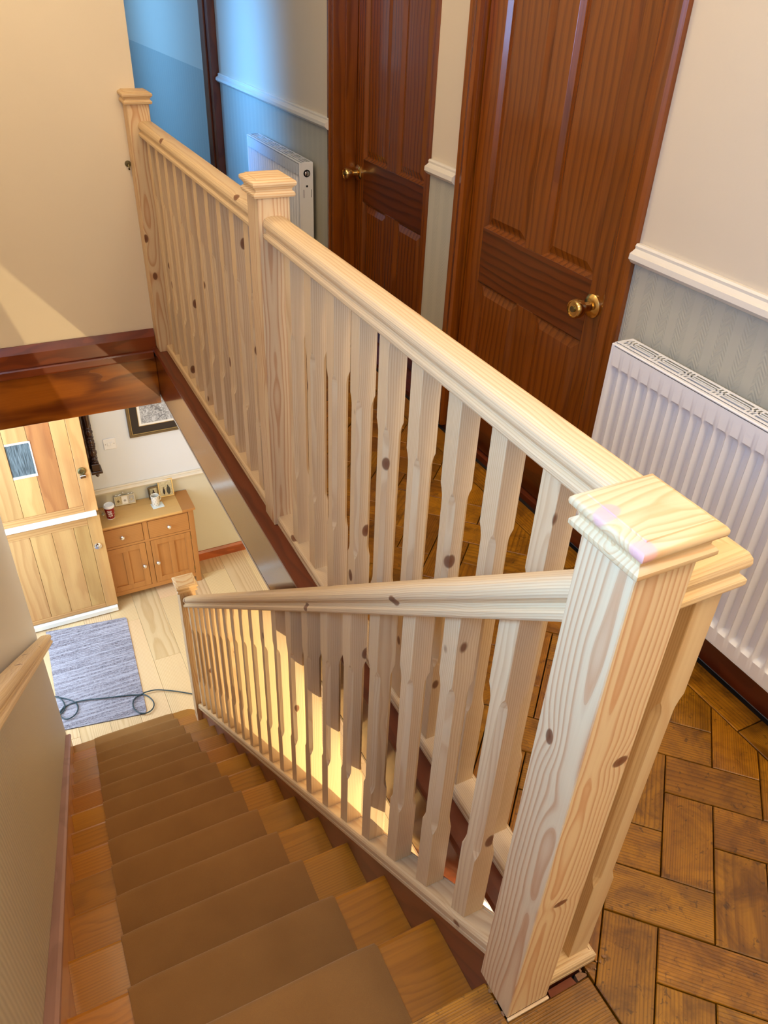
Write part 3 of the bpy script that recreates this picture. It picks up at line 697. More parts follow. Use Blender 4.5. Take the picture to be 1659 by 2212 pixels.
# far landing section
tf = thing('balustrade', 'pine landing balustrade between the middle newel and the far newel', 'balustrade', (XC, 2.2, 0))
par(run_y(RAIL, XC, ZR, 1.561, 2.9115, 0).obj('handrail', 'pine_y', None), tf)
par(run_y(BASE, XC, 0.0003, 1.561, 2.9115, 0).obj('base_rail', 'pine_y', None), tf)
nf = 10
for k in range(nf):
    y = 1.561+(2.9115-1.561)*(k+0.75)/(nf+0.5)
    child(sm, 'spindle', tf, (0, y-2.2, 0.0288))
# stair balustrade
ts = thing('balustrade', 'sloping pine stair balustrade from the large near newel down to the lowest newel', 'balustrade', (NW/2, 1.4, SLOPE*1.4))
xs = NW/2
par(run_y(RAIL, xs, 0.896, NW+0.0004, 2.7362, SLOPE).obj('handrail', 'pine_s', None), ts)
par(run_y(BASE, xs, 0.110, NW+0.0004, 2.7362, SLOPE).obj('base_rail', 'pine_s', None), ts)
kk = math.sqrt(1+SLOPE**2)
zb = 0.110+0.0285*kk; Ls = 0.896-zb
ssm = spindle(Ls, 0, SLOPE, 0.215, 0.155).mesh('spindle', 'pine_z')
for k in range(20):
    y = 0.174+SW/2+k*0.1293
    child(ssm, 'spindle', ts, (0, y-1.4, zb+SLOPE*y-SLOPE*1.4+0.0001))
# wall handrail on the left with brass-plugged brackets
tw = thing('wall_handrail', 'pine handrail fixed to the left wall beside the stairs', 'handrail', (-0.68, 1.5, 0.9+SLOPE*1.5))
par(run_y(RAIL, -0.6815, 0.880, -1.0, 3.08, SLOPE).obj('rail', 'pine_s', None), tw)
par(run_y([(-0.016, -0.040), (-0.016, 0.0), (0.014, 0.0), (0.014, -0.040)], -0.7085, 0.878, -1.0, 3.02, SLOPE).obj('mounting_strip', 'white_paint', None), tw)
for y in (0.35, 1.0, 1.65, 2.3, 2.9):
    par(MB().lathe([(0, 0), (0.013, 0.0), (0.013, 0.003), (0.0, 0.003)], (-0.6942, y, 0.856+SLOPE*y), 'X', 18, caps=False).obj('brass_plug', 'brass', None), tw)

# ------------------------------------------------------------------ staircase
st = thing('staircase', 'varnished wooden staircase descending to the hall under the brown runner', 'staircase', (-0.35, 1.6, ZF))
XS0, XS1 = -0.700, 0.0266
def tread_mesh(depth, width, th=0.022):
    # local: x centred, y=0 at nosing front (far side), -depth at back ; top z=0
    pr_ = [(-depth, 0), (-0.004, 0), (0.003, -0.002), (0.007, -0.007), (0.008, -0.012), (0.006, -0.018), (0.0, -th), (-depth, -th)]
    return MB().loft([[(x, y, z) for y, z in pr_] for x in (-width/2, width/2)])
tm = tread_mesh(G_+0.004, XS1-XS0-0.0005).mesh('tread', 'stair')
rm = MB().box(-(XS1-XS0)/2+0.0003, -0.014, -R_+0.0003, (XS1-XS0)/2-0.0003, 0, -0.0225).mesh('riser', 'stair')
xm = (XS0+XS1)/2
for k in range(1, 14):
    yk = Y0+k*G_; o = child(tm, 'tread', st); o.location = (xm+0.35, yk-0.008-1.6, -k*R_-ZF)
for k in range(0, 14):
    o = child(rm, 'riser', st); o.location = (xm+0.35, Y0+k*G_-0.012-1.6, -k*R_-ZF-(0.0 if k else 0.0))
# bottom curtail step with rounded right end
cp = [(XS0+0.0005, 2.838), (0.055, 2.838)]
for a in range(0, 91, 15): cp.append((0.055-0.09+0.09*math.cos(math.radians(a)), 2.95+0.09*math.sin(math.radians(a))))
cp += [(XS0+0.0005, 3.04)]
par(MB().prism([(x, y) for x, y in cp], -14*R_-0.022, -14*R_).obj('tread', 'stair', None), st)
cp2 = [(x-(0.012 if x > 0 else 0), y-(0.012 if y > 2.9 else 0)) for x, y in cp]
par(MB().prism(cp2, ZF+0.0003, -14*R_-0.0223).obj('riser', 'stair', None), st)
def string(x0, x1, ztop, ya, yb, mat, yb_vert=True):
    lo = ztop-0.30
    return MB().loft([[(x, ya, SLOPE*ya+lo), (x, ya, SLOPE*ya+ztop), (x, yb, SLOPE*yb+ztop), (x, yb, max(ZF+0.0005, SLOPE*yb+lo))] for x in (x0, x1)])
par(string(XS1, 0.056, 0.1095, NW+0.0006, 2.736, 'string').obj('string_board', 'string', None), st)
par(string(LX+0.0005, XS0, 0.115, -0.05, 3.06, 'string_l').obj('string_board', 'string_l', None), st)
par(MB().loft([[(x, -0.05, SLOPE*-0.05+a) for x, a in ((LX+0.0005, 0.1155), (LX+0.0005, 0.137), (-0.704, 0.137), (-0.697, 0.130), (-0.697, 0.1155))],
               [(x, 3.10, SLOPE*3.10+a) for x, a in ((LX+0.0005, 0.1155), (LX+0.0005, 0.137), (-0.704, 0.137), (-0.697, 0.130), (-0.697, 0.1155))]]).obj('string_capping', 'string_cap', None), st)

# carpet runner: one continuous strip over treads and risers
def carpet():
    pts = [(-0.20, 0.004), (Y0-0.002, 0.004), (Y0+0.004, 0.002), (Y0+0.007, -0.004), (Y0+0.005, -0.014), (Y0-0.002, -0.026)]
    pts = [(Y0-0.006, -0.03)]
    for k in range(1, 15):
        zt = -k*R_; yk = Y0+k*G_; yr = Y0+(k-1)*G_-0.012
        if k == 14: yk = 3.044
        pts += [(yr+0.004, zt+0.012), (yr+0.009, zt+0.0055), (yr+0.02, zt+0.004), (yk-0.018, zt+0.0042), (yk-0.008, zt+0.0032), (yk-0.001, zt-0.0006), (yk+0.0028, zt-0.006), (yk+0.0032, zt-0.013), (yk+0.001, zt-0.020), (yk-0.005, zt-0.027), (yk-0.008, zt-0.032)]
    pts.append((3.034, ZF+0.012)); pts.append((3.036, ZF+0.0005))
    return pts
pts = carpet()
XC0, XC1 = -0.5764, -0.1049
mb = MB(); nx = 10; V = []
th = 0.0045
for j, (y, z) in enumerate(pts):
    a = Vector(pts[max(j-1, 0)]); b = Vector(pts[min(j+1, len(pts)-1)]); t = (b-a).normalized(); nrm = Vector((-t.y, t.x))
    if nrm.y < 0 and nrm.x < 0: nrm = -nrm
    for i in range(nx+1):
        x = XC0+(XC1-XC0)*i/nx; e = 0.0
        if i in (0, nx): e = th*0.6
        V.append((x+0.0012*math.sin(j*1.7), y+nrm.x*(th-e), z+nrm.y*(th-e)))
    V.append((XC1, y, z)); V.append((XC0, y, z))
n = nx+3
Fc = [(j*n+i, j*n+(i+1) % n, (j+1)*n+(i+1) % n, (j+1)*n+i) for j in range(len(pts)-1) for i in range(n)]
mb.add(V, Fc)
ru = mb.obj('stair_carpet', 'carpet', None, True); tag(ru, 'plain brown carpet runner laid down the middle of the stairs', 'carpet')

# ------------------------------------------------------------------ lower storey shell
lf = structure('floor', MB().box(-1.9, -1.6, ZF-0.05, 2.7, 4.85, ZF-0.0115), 'gap')
pw = 0.189; x = -1.9+0.015; k = 0
x = 0.0995-pw*10
pm_cache = {}
while x < 2.7:
    y = -1.6-(k*0.47 % 1.1); 
    while y < 4.70:
        L = 1.25; ya, yb = max(y, -1.6), min(y+L, 4.6985)
        # keep visible half only as separate planks
        if yb > ya+0.03 and yb > -0.2 and x > -1.3:
            key = (round(yb-ya, 3))
            if key not in pm_cache: pm_cache[key] = MB().box(-pw/2+0.0006, -(yb-ya)/2+0.0006, -0.011, pw/2-0.0006, (yb-ya)/2-0.0006, 0, c=0.0008).mesh('plank', 'oak_floor')
            child(pm_cache[key], 'plank', lf, (x+pw/2, (ya+yb)/2, ZF))
        y += L
    x += pw; k += 1
structure('wall_lower_far', MB().box(-1.9, 4.70, ZF, 2.7, 4.80, ZC), 'wall_low')
structure('wall_lower_right', MB().box(2.60, -1.6, ZF, 2.7, 4.70, ZC), 'wall_room')
hl = MB(); hl.box(-1.20, 3.17, ZF, -1.10, 3.32, ZC); hl.box(-1.20, 4.22, ZF, -1.10, 4.70, ZC); hl.box(-1.20, 3.32, -0.62, -1.10, 4.22, ZC)
structure('wall_lower_left', hl, 'wall_low')
structure('wall_lower_return', MB().box(-1.20, 3.07, ZF, LX-0.1, 3.17, ZC), 'wall_low')
lc = MB(); lc.box(0.092, -1.6, ZC-0.012, 2.7, 3.0, ZC-0.0005); lc.box(-1.9, EY+0.05, ZC-0.012, 2.7, 4.8, ZC-0.0005); lc.box(WX+0.14, -1.6, ZC, 2.7, 4.8, ZC+0.05)
structure('ceiling', lc, 'ceiling')
structure('ceiling', MB().box(LX, EY+0.051, ZC-0.035, 0.0915, EY+0.09, ZC-0.0125), 'ceiling')
structure('baseboard_lower', MB().loft([[(xx, 4.682, ZF), (xx, 4.682, ZF+0.07), (xx, 4.692, ZF+0.088), (xx, 4.6995, ZF+0.088), (xx, 4.6995, ZF)] for xx in (-1.09, 2.59)]), wood('orange_skirting', (178, 92, 42), (140, 66, 28), 'X', ring=6, rough=0.35, coat=0.2))
pz = [(0, -1.750), (-0.012, -1.750), (-0.016, -1.757), (-0.012, -1.766), (-0.022, -1.773), (-0.026, -1.781), (-0.022, -1.790), (-0.010, -1.798), (0, -1.798)]
structure('trim_9', MB().loft([[(xx, 4.6995+a, b) for a, b in pz] for xx in (-1.09, 2.59)]), 'white_paint')

# ------------------------------------------------------------------ open oak stable door downstairs
YD = 4.349
sd = structure('door_3')
XD0, XD1 = -0.985, -0.205
def dbox(name, mat, *b, c=0.0012): return box(name, mat, sd, *b, c=c)
T0, T1 = YD, YD+0.044
# upper leaf
dbox('stile', 'oak_door', -0.2905, T0, -1.700, XD1, T1, -0.60, c=0.002)
dbox('stile', 'oak_door', XD0, T0, -1.700, XD0+0.085, T1, -0.60, c=0.002)
dbox('rail', 'oak_door_x', XD0+0.0855, T0, -1.700, -0.291, T1, -1.640)
dbox('rail', 'oak_door_x', XD0+0.0855, T0, -0.68, -0.291, T1, -0.60)
bx = [-0.8995, -0.809, -0.670, -0.530, -0.388, -0.2915]
GL = (-0.671, -0.519, -1.327, -1.092)
for a, b in zip(bx[:-1], bx[1:]):
    if abs(a+0.670) < 0.001:
        dbox('board', 'oak_door', a+0.001, T0+0.005, -1.639, b-0.001, T1-0.005, GL[2]-0.012)
        dbox('board', 'oak_door', a+0.001, T0+0.005, GL[3]+0.012, b-0.001, T1-0.005, -0.681)
    else: dbox('board', 'oak_door_dark' if abs(a+0.530) < 0.001 else 'oak_door', a+0.001, T0+0.005, -1.639, b-0.001, T1-0.005, -0.681)
gp = dbox('glass_pane', 'glass', GL[0]+0.004, T0+0.014, GL[2], GL[1]-0.002, T0+0.020, GL[3], c=0)
gb = MB(); gb.box(GL[0]+0.002, T0+0.001, GL[2]-0.012, GL[1]-0.011+0.009, T1-0.006, GL[2]); gb.box(GL[0]+0.002, T0+0.001, GL[3], GL[1]-0.002, T1-0.006, GL[3]+0.012); gb.box(GL[1]-0.010, T0+0.0005, GL[2]-0.012, GL[1]+0.0005-0.002, T1-0.006, GL[3]+0.012)
gb.obj('glazing_bead', 'ceramic', sd)
# lower leaf
dbox('stile', 'oak_door', -0.2905, T0, -2.560, XD1, T1, -1.735, c=0.002)
dbox('stile', 'oak_door', XD0, T0, -2.560, XD0+0.085, T1, -1.735, c=0.002)
dbox('rail', 'oak_door_x', XD0+0.0855, T0, -1.800, -0.291, T1, -1.735)
dbox('rail', 'oak_door_x', XD0+0.0855, T0, -2.560, -0.291, T1, -2.525)
for a, b in zip(bx[:-1], bx[1:]): dbox('board', 'oak_door', a+0.001, T0+0.005, -2.524, b-0.001, T1-0.005, -1.801)
wbp = [(T0-0.0005, -1.690), (T0-0.012, -1.690), (T0-0.026, -1.706), (T0-0.026, -1.722), (T0-0.0005, -1.722)]
MB().loft([[(xx, y, z) for y, z in wbp] for xx in (XD0, -0.222)]).obj('weather_bar', 'ceramic', sd)
wbp = [(T0-0.0005, -2.562), (T0-0.008, -2.562), (T0-0.020, -2.572), (T0-0.020, -2.606), (T0-0.0005, -2.606)]
MB().loft([[(xx, y, z) for y, z in wbp] for xx in (XD0, -0.212)]).obj('weather_bar', 'ceramic', sd)
lk = MB().lathe([(0, 0), (0.027, 0.0), (0.027, -0.006), (0.019, -0.011), (0.014, -0.011), (0.012, -0.007), (0.0, -0.007)], (-0.256, T0-0.0003, -1.366), 'Y', 24, caps=False).obj('lock', 'old_brass', sd, True)
MB().box(-0.276, T0-0.018, -1.417, -0.236, T0-0.0005, -1.394, c=0.003).obj('latch_plate', 'chrome', lk)
lk2 = MB().lathe([(0, 0), (0.026, 0.0), (0.026, -0.006), (0.020, -0.010), (0.0, -0.010)], (-0.256, T0-0.0003, -1.994), 'Y', 24, caps=False).obj('lock', 'chrome', sd, True)
MB().box(-0.261, T0-0.022, -2.008, -0.251, T0-0.0105, -1.982, c=0.002).obj('turn_key', 'chrome', lk2)
# hinges
for zz in (-0.9, -1.55, -1.85, -2.4): dbox('hinge', 'old_brass', XD0-0.012, T0+0.010, zz-0.04, XD0-0.0005, T0+0.022, zz+0.04)

# ------------------------------------------------------------------ oak sideboard
CX0, CX1, CY0, CY1, CZ1 = -0.270, 0.455, 4.438, 4.679, -1.927
sb = thing('sideboard', 'small oak sideboard with two drawers and two doors behind the open door', 'sideboard', ((CX0+CX1)/2, 4.55, ZF))
def sbx(name, mat, *b, c=0.0012, parent=None):
    o = MB().box(*b, c=c).obj(name, mat, None); return par(o, sb) if parent is None else o
def sub(o, parent):
    o.parent = parent; o.matrix_parent_inverse = (Matrix.Translation(-Vector(sb.location))) if False else parent_world_inv(parent); return o
def parent_world_inv(p):
    m = Matrix.Identity(4); q = p
    chain = []
    while q: chain.append(q); q = q.parent
    for q in reversed(chain): m = m @ (q.matrix_parent_inverse if q.parent else Matrix.Identity(4)) @ q.matrix_basis
    return m.inverted()
LEG = 0.040
for xx in (CX0, CX1-LEG):
    for yy in (CY0, CY1-0.035): sbx('leg', 'oak_cab_z', xx, yy, ZF+0.0003, xx+LEG, yy+0.035, CZ1, c=0.002)
for xx in (CX0+0.006, CX1-0.022): sbx('side_panel', 'oak_cab_z', xx, CY0+0.0355, ZF+0.060, xx+0.016, CY1-0.0355, CZ1)
sbx('back_panel', 'oak_cab_x', CX0+LEG+0.0005, CY1-0.012, ZF+0.060, CX1-LEG-0.0005, CY1-0.002, CZ1)
sbx('bottom_board', 'oak_cab_x', CX0+LEG+0.0005, CY0+0.003, ZF+0.052, CX1-LEG-0.0005, CY1-0.013, ZF+0.090)
sbx('face_rail', 'oak_cab_x', CX0+LEG+0.0005, CY0+0.002, -1.948, CX1-LEG-0.0005, CY0+0.022, CZ1)
sbx('face_rail', 'oak_cab_x', CX0+LEG+0.0005, CY0+0.002, -2.124, CX1-LEG-0.0005, CY0+0.022, -2.106)
xmid = (CX0+CX1)/2
sbx('centre_stile', 'oak_cab_z', xmid-0.018, CY0+0.002, -2.1055, xmid+0.018, CY0+0.022, -1.9485)
sbx('centre_stile', 'oak_cab_z', xmid-0.018, CY0+0.002, ZF+0.0905, xmid+0.018, CY0+0.022, -2.1245)
sbx('carcass_shade', 'black', CX0+LEG+0.001, CY0+0.024, ZF+0.0905, CX1-LEG-0.001, CY0+0.030, CZ1-0.001, c=0)  # black sheet close behind the fronts, stands in for shade inside
def knob(parent, x, z):
    k = MB().lathe([(0, 0), (0.008, 0), (0.006, -0.010), (0.013, -0.016), (0.0155, -0.022), (0.011, -0.028), (0.0, -0.029)], (x, CY0+0.001, z), 'Y', 18, caps=False).obj('knob', 'chrome', None, True)
    k.parent = parent; k.matrix_parent_inverse = parent_world_inv(parent)
for a, b, kx in ((CX0+LEG+0.003, xmid-0.021, -0.078), (xmid+0.021, CX1-LEG-0.003, 0.262)):
    dr = sbx('drawer', 'oak_cab_x', a, CY0+0.001, -2.1030, b, CY0+0.020, -1.9510, c=0.002); knob(dr, kx, -2.029)
for a, b, kx in ((CX0+LEG+0.003, xmid-0.021, 0.042), (xmid+0.021, CX1-LEG-0.003, 0.144)):
    za, zz = ZF+0.093, -2.127
    dmb = MB().box(a, CY0+0.012, za, b, CY0+0.016, zz)
    fr = 0.045; dmb.box(a, CY0+0.001, za, a+fr, CY0+0.020, zz, c=0.001).box(b-fr, CY0+0.001, za, b, CY0+0.020, zz, c=0.001)
    dmb.box(a+fr, CY0+0.001, za, b-fr, CY0+0.020, za+fr, c=0.001).box(a+fr, CY0+0.001, zz-fr, b-fr, CY0+0.020, zz, c=0.001)
    m2 = (a+b)/2; dmb.box(m2-0.018, CY0+0.0025, za+fr, m2+0.022, CY0+0.020, zz-fr, c=0.001)
    dr = par(dmb.obj('door', 'oak_cab_z', None), sb); knob(dr, kx, -2.333)
    hx = b+0.001 if a > xmid else a-0.001
    for hz in (za+0.05, zz-0.05):
        o = MB().box(hx-0.003, CY0-0.002, hz-0.018, hx+0.003, CY0+0.004, hz+0.018).obj('hinge', 'old_brass', None); o.parent = dr; o.matrix_parent_inverse = parent_world_inv(dr)
nb = 5; ty0, ty1 = CY0-0.016, 4.690
tw_ = (ty1-ty0)/nb
segx = [CX0-0.018, -0.08, 0.06, 0.20, 0.365, CX1+0.018]
for q in range(4):
    a = segx[0] if q == 0 else segx[0]
jj = [(CX0-0.018, 0.345)]
for q in range(3):
    ya, yb = ty0+q*(ty1-ty0)/3, ty0+(q+1)*(ty1-ty0)/3
    sbx('top_stave', 'oak_top', CX0-0.018, ya, CZ1+0.0003, 0.372, yb-0.0002, CZ1+0.0185, c=0.0008)
sbx('top_stave', 'oak_cab_x', 0.3722, ty0, CZ1+0.0003, CX1+0.014, ty1, CZ1+0.0185, c=0.0015)
ZT = CZ1+0.0185

# ------------------------------------------------------------------ things on the sideboard
def frame(label, x, y, w_, h_, bar, mat, inner, lean=12, rz=0, group=None, double=None):
    t = thing('photo_frame', label, 'photo frame', (x, y, ZT+0.0005), None, math.radians(rz))
    a = math.radians(lean); ca, sa = math.cos(a), math.sin(a)
    def tr(mb): mb.v = [(px, py*ca+pz*sa, -py*sa*1.0+pz*ca+0.0) for px, py, pz in mb.v]; return mb
    f = MB(); f.box(-w_/2, 0, 0, w_/2, 0.010, bar, c=0.002).box(-w_/2, 0, h_-bar, w_/2, 0.010, h_, c=0.002).box(-w_/2, 0, bar, -w_/2+bar, 0.010, h_-bar, c=0.002).box(w_/2-bar, 0, bar, w_/2, 0.010, h_-bar, c=0.002)
    for v in range(len(f.v)): pass
    zmin = 0.010*sa
    f.v = [(p[0], p[1], p[2]) for p in f.v]
    tr(f); f.v = [(p[0], p[1], p[2]+zmin) for p in f.v]; f.obj('frame', mat, t)
    p_ = MB().box(-w_/2+bar, 0.004, bar, w_/2-bar, 0.007, h_-bar); tr(p_); p_.v = [(p[0], p[1], p[2]+zmin) for p in p_.v]; pp = p_.obj('print', inner, t)
    return t, tr, zmin, pp
def figure_print(tr, zmin, t, spec, mats):
    for (x0, z0, x1, z1), m in zip(spec, mats):
        n_ = 14; cx, cz, rx, rz_ = (x0+x1)/2, (z0+z1)/2, (x1-x0)/2, (z1-z0)/2
        ring = [(cx+rx*math.cos(2*math.pi*k/n_), cz+rz_*math.sin(2*math.pi*k/n_)) for k in range(n_)]
        mb = MB().loft([[(a, 0.0040, b) for a, b in ring], [(a, 0.0034, b) for a, b in ring]]); tr(mb); mb.v = [(p[0], p[1], p[2]+zmin) for p in mb.v]
        o = mb.obj('printed_figure', m, t); 
t, tr, zm, pp = frame('large gilt photo frame with a sepia picture of two figures', 0.315, 4.645, 0.112, 0.140, 0.010, 'gold', 'photo', 14, -4)
figure_print(tr, zm, pp, [(-0.025, 0.018, -0.008, 0.068), (0.004, 0.015, 0.032, 0.082), (-0.021, 0.064, -0.011, 0.078), (0.012, 0.078, 0.022, 0.092)], ['mount_dark', 'photo_dark', 'bronze', 'photo_dark'])
t, tr, zm, pp = frame('small bronze photo frame behind the spotted mug', 0.225, 4.655, 0.080, 0.095, 0.013, 'bronze', 'photo', 12, 4)
figure_print(tr, zm, pp, [(-0.012, 0.024, 0.012, 0.055), (-0.006, 0.052, 0.006, 0.068)], ['dark_frame', 'mount_dark'])
t, tr, zm, pp = frame('dark leaning photo frame with a black picture at the left end', -0.215, 4.545, 0.110, 0.135, 0.012, 'dark_frame', 'photo_dark', 22, 62)
figure_print(tr, zm, pp, [(-0.02, 0.085, 0.012, 0.118)], ['mount_white'])
# ornate triple frame
t3 = thing('triple_photo_frame', 'ornate silver triple photo frame behind the red cup', 'photo frame', (0.010, 4.655, ZT+0.003), None, math.radians(-3))
a = math.radians(14); ca, sa = math.cos(a), math.sin(a)
def tl(mb): mb.v = [(x_, y_*ca+z_*sa, -y_*sa+z_*ca) for x_, y_, z_ in mb.v]; return mb
fm = MB(); W3, H3 = 0.150, 0.075
fm.box(-W3/2, 0, 0, W3/2, 0.008, 0.008, c=0.001).box(-W3/2, 0, H3-0.007, W3/2, 0.008, H3, c=0.001)
for k in range(4): xx = -W3/2+k*(W3-0.007)/3; fm.box(xx, 0, 0.008, xx+0.007, 0.008, H3-0.007, c=0.001)
tl(fm).obj('frame', 'silver', t3)
cr = MB(); crest = []
for k in range(25):
    u = k/24; crest.append((-W3/2+0.01+u*(W3-0.02), 0.004, H3+0.004+0.018*math.exp(-((u-0.5)/0.12)**2)+0.004*math.sin(u*18)**2))
cr.tube(crest, 0.0022, 6); cr.tube([(-W3/2, 0.004, H3), (-W3/2+0.006, 0.004, H3+0.012), (-W3/2+0.012, 0.004, H3+0.006)], 0.002, 6)
tl(cr).obj('crest', 'silver', t3, True)
for k in range(3):
    xx = -W3/2+0.007+k*(W3-0.007)/3
    pr2 = tl(MB().box(xx, 0.003, 0.008, xx+(W3-0.007)/3-0.007, 0.005, H3-0.007)).obj('print', ['photo', 'mount_white', 'photo_grey'][k], t3)
    fg = MB().lathe([(0, 0), (0.009, 0), (0.009, -0.0006), (0, -0.0006)], (xx+0.020, 0.0029, 0.034), 'Y', 14, caps=False); tl(fg).obj('printed_figure', ['bronze', 'photo_grey', 'photo'][k], pr2)
# takeaway cup
cu = thing('takeaway_cup', 'dark red takeaway coffee cup with a white lid', 'cup', (-0.120, 4.535, ZT+0.0005))
MB().lathe([(0.0, 0.0), (0.026, 0.0), (0.0275, 0.003), (0.0365, 0.100), (0.0, 0.100)], n=28, caps=False).obj('cup_body', 'cup_red', cu, True)
MB().lathe([(0.0, 0.1125), (0.027, 0.1125), (0.029, 0.116), (0.033, 0.116), (0.0345, 0.110), (0.0375, 0.108), (0.0392, 0.104), (0.0392, 0.098), (0.0372, 0.0965), (0.0370, 0.1003), (0.0, 0.1003)], n=28, caps=False).obj('lid', 'cup_white', cu, True)
sc_ = MB()
def on_cup(a_, z_): r = 0.0278+0.009*(z_-0.003)/0.097+0.0006; return (r*math.cos(a_), r*math.sin(a_), z_)
for q, (a0, z0, amp) in enumerate(((-2.15, 0.072, 0.010), (-2.1, 0.052, 0.008), (-2.05, 0.034, 0.006))):
    sc_.tube([on_cup(a0+u*0.9/16, z0+amp*math.sin(u*1.9+q)) for u in range(17)], 0.0012, 5)
for k in range(26):
    a_ = -3.0+random.random()*3.0; z_ = 0.01+random.random()*0.085; p_ = on_cup(a_, z_); sc_.box(p_[0]-0.0011, p_[1]-0.0011, p_[2]-0.0011, p_[0]+0.0011, p_[1]+0.0011, p_[2]+0.0011)
tag(sc_.obj('white_print', 'cup_white', cu), kind='stuff')
MB().lathe([(0.0268, -0.0), (0.0282, 0.0), (0.0287, 0.005), (0.0279, 0.005)], n=28, caps=False).obj('base_band', 'cup_white', cu, True)
# coaster and mug
co = MB().box(-0.043, -0.036, 0, 0.043, 0.036, 0.005, c=0.002).obj('coaster', 'tile', None, loc=(0.222, 4.555, ZT+0.0005), rot=(0, 0, 0.08)); tag(co, 'pale square coaster under the spotted mug', 'coaster')
mu = thing('mug', 'cream mug with dark spots standing on the coaster', 'mug', (0.212, 4.563, ZT+0.0057), None, 0.4)
MB().lathe([(0.0, 0.0), (0.026, 0.0), (0.029, 0.004), (0.0305, 0.085), (0.0290, 0.086), (0.0270, 0.084), (0.0262, 0.008), (0.0, 0.006)], n=28, caps=False).obj('mug_body', 'ceramic', mu, True)
MB().tube([(0.0300+0.0*math.cos(q), 0, 0) if False else (0.0285+0.020*math.sin(q), 0.0, 0.045+0.022*math.cos(q)) for q in [math.pi*k/12 for k in range(13)]], 0.0035, 8).obj('handle', 'ceramic', mu, True)
sp_ = MB()
for k in range(44):
    z_ = 0.010+0.016*(k // 9)+0.003*random.random(); a_ = (k % 9)*0.698+0.35*((k//9) % 2)
    r = 0.0292+0.0014*z_/0.085+0.0003; p0 = Vector((r*math.cos(a_), r*math.sin(a_), z_)); n0 = Vector((math.cos(a_), math.sin(a_), 0)); t0 = Vector((-n0.y, n0.x, 0)); s0 = random.uniform(0.0016, 0.0034)
    ring = [p0+t0*s0*math.cos(q*math.pi/3)+Vector((0, 0, s0*math.sin(q*math.pi/3))) for q in range(6)]
    sp_.loft([ring, [p+n0*0.0004 for p in ring]])
tag(sp_.obj('painted_spots', 'spot_a', mu), kind='stuff')
# small metal twig ornament beside the cup
tg = MB()
for q, (dx, dz) in enumerate(((0.02, 0.05), (-0.018, 0.055), (0.03, 0.03), (-0.028, 0.035), (0.004, 0.062))):
    tg.tube([(0, 0, 0.002), (dx*0.3, 0.004*q, dz*0.5), (dx, 0.003*q, dz)], 0.0014, 5)
tg.lathe([(0, 0), (0.014, 0), (0.012, 0.004), (0, 0.006)], n=12, caps=False)
tag(tg.obj('metal_ornament', 'silver', None, True, loc=(-0.165, 4.595, ZT+0.0005)), 'little silver twig ornament between the dark frame and the cup', 'ornament')

# ------------------------------------------------------------------ far wall: picture, switch, turned ornament
pic = thing('framed_picture', 'large dark framed sketch on the white wall downstairs', 'picture', (0.48, 4.6995, -1.377))
PW, PH = 0.712, 0.62
def ring_frame(mb, x0, z0, x1, z1, b, ya, yb, c=0.002):
    mb.box(x0, ya, z0, x1, yb, z0+b, c=c).box(x0, ya, z1-b, x1, yb, z1, c=c).box(x0, ya, z0+b, x0+b, yb, z1-b, c=c).box(x1-b, ya, z0+b, x1, yb, z1-b, c=c); return mb
ring_frame(MB(), -PW/2, 0, PW/2, PH, 0.018, -0.022, -0.0005).obj('outer_frame', 'bronze', pic)
ring_frame(MB(), -PW/2+0.0185, 0.0185, PW/2-0.0185, PH-0.0185, 0.004, -0.018, -0.008, 0.001).obj('gilt_slip', 'gold', pic)
MB().box(-PW/2+0.022, -0.012, 0.022, PW/2-0.022, -0.004, PH-0.022).obj('mount', 'mount_dark', pic)
ring_frame(MB(), -PW/2+0.074, 0.077, PW/2-0.074, PH-0.077, 0.003, -0.015, -0.0125, 0.0005).obj('gilt_slip', 'gold', pic)
MB().box(-PW/2+0.078, -0.0145, 0.081, PW/2-0.078, -0.0125, PH-0.081).obj('white_mount', 'mount_white', pic)
MB().box(-PW/2+0.094, -0.0155, 0.096, PW/2-0.094, -0.0147, PH-0.096).obj('sketch', 'sketch', pic)
ls = thing('light_switch', 'white double light switch on the wall downstairs', 'light switch', (-0.019, 4.6995, -1.398))
MB().box(-0.043, -0.007, -0.043, 0.043, 0, 0.043, c=0.003).obj('plate', 'white_plastic', ls)
for xx in (-0.010, 0.010): MB().box(xx-0.0075, -0.011, -0.013, xx+0.0075, -0.0072, 0.013, c=0.002).obj('rocker', 'white_plastic', ls)
for xx in (-0.030, 0.030): MB().lathe([(0, 0), (0.003, 0), (0.003, -0.0008), (0, -0.0008)], (xx, -0.0072, 0), 'Y', 10, caps=False).obj('screw', 'bronze', ls)
orn = thing('wall_ornament', 'dark turned wooden wall ornament hanging half hidden behind the open oak door', 'wall ornament', (-0.145, 4.62, -1.6))
tp = [(0.0, 0.0), (0.008, 0.004), (0.014, 0.014), (0.012, 0.026), (0.006, 0.033), (0.016, 0.040), (0.0, 0.040)]
MB().lathe(tp, n=20, caps=False).obj('finial', 'dark_turned', orn, True)
MB().box(-0.040, -0.036, 0.0405, 0.036, 0.062, 0.062, c=0.003).box(-0.030, -0.028, 0.0625, 0.024, 0.062, 0.118, c=0.003).obj('bracket_block', 'dark_turned', orn)
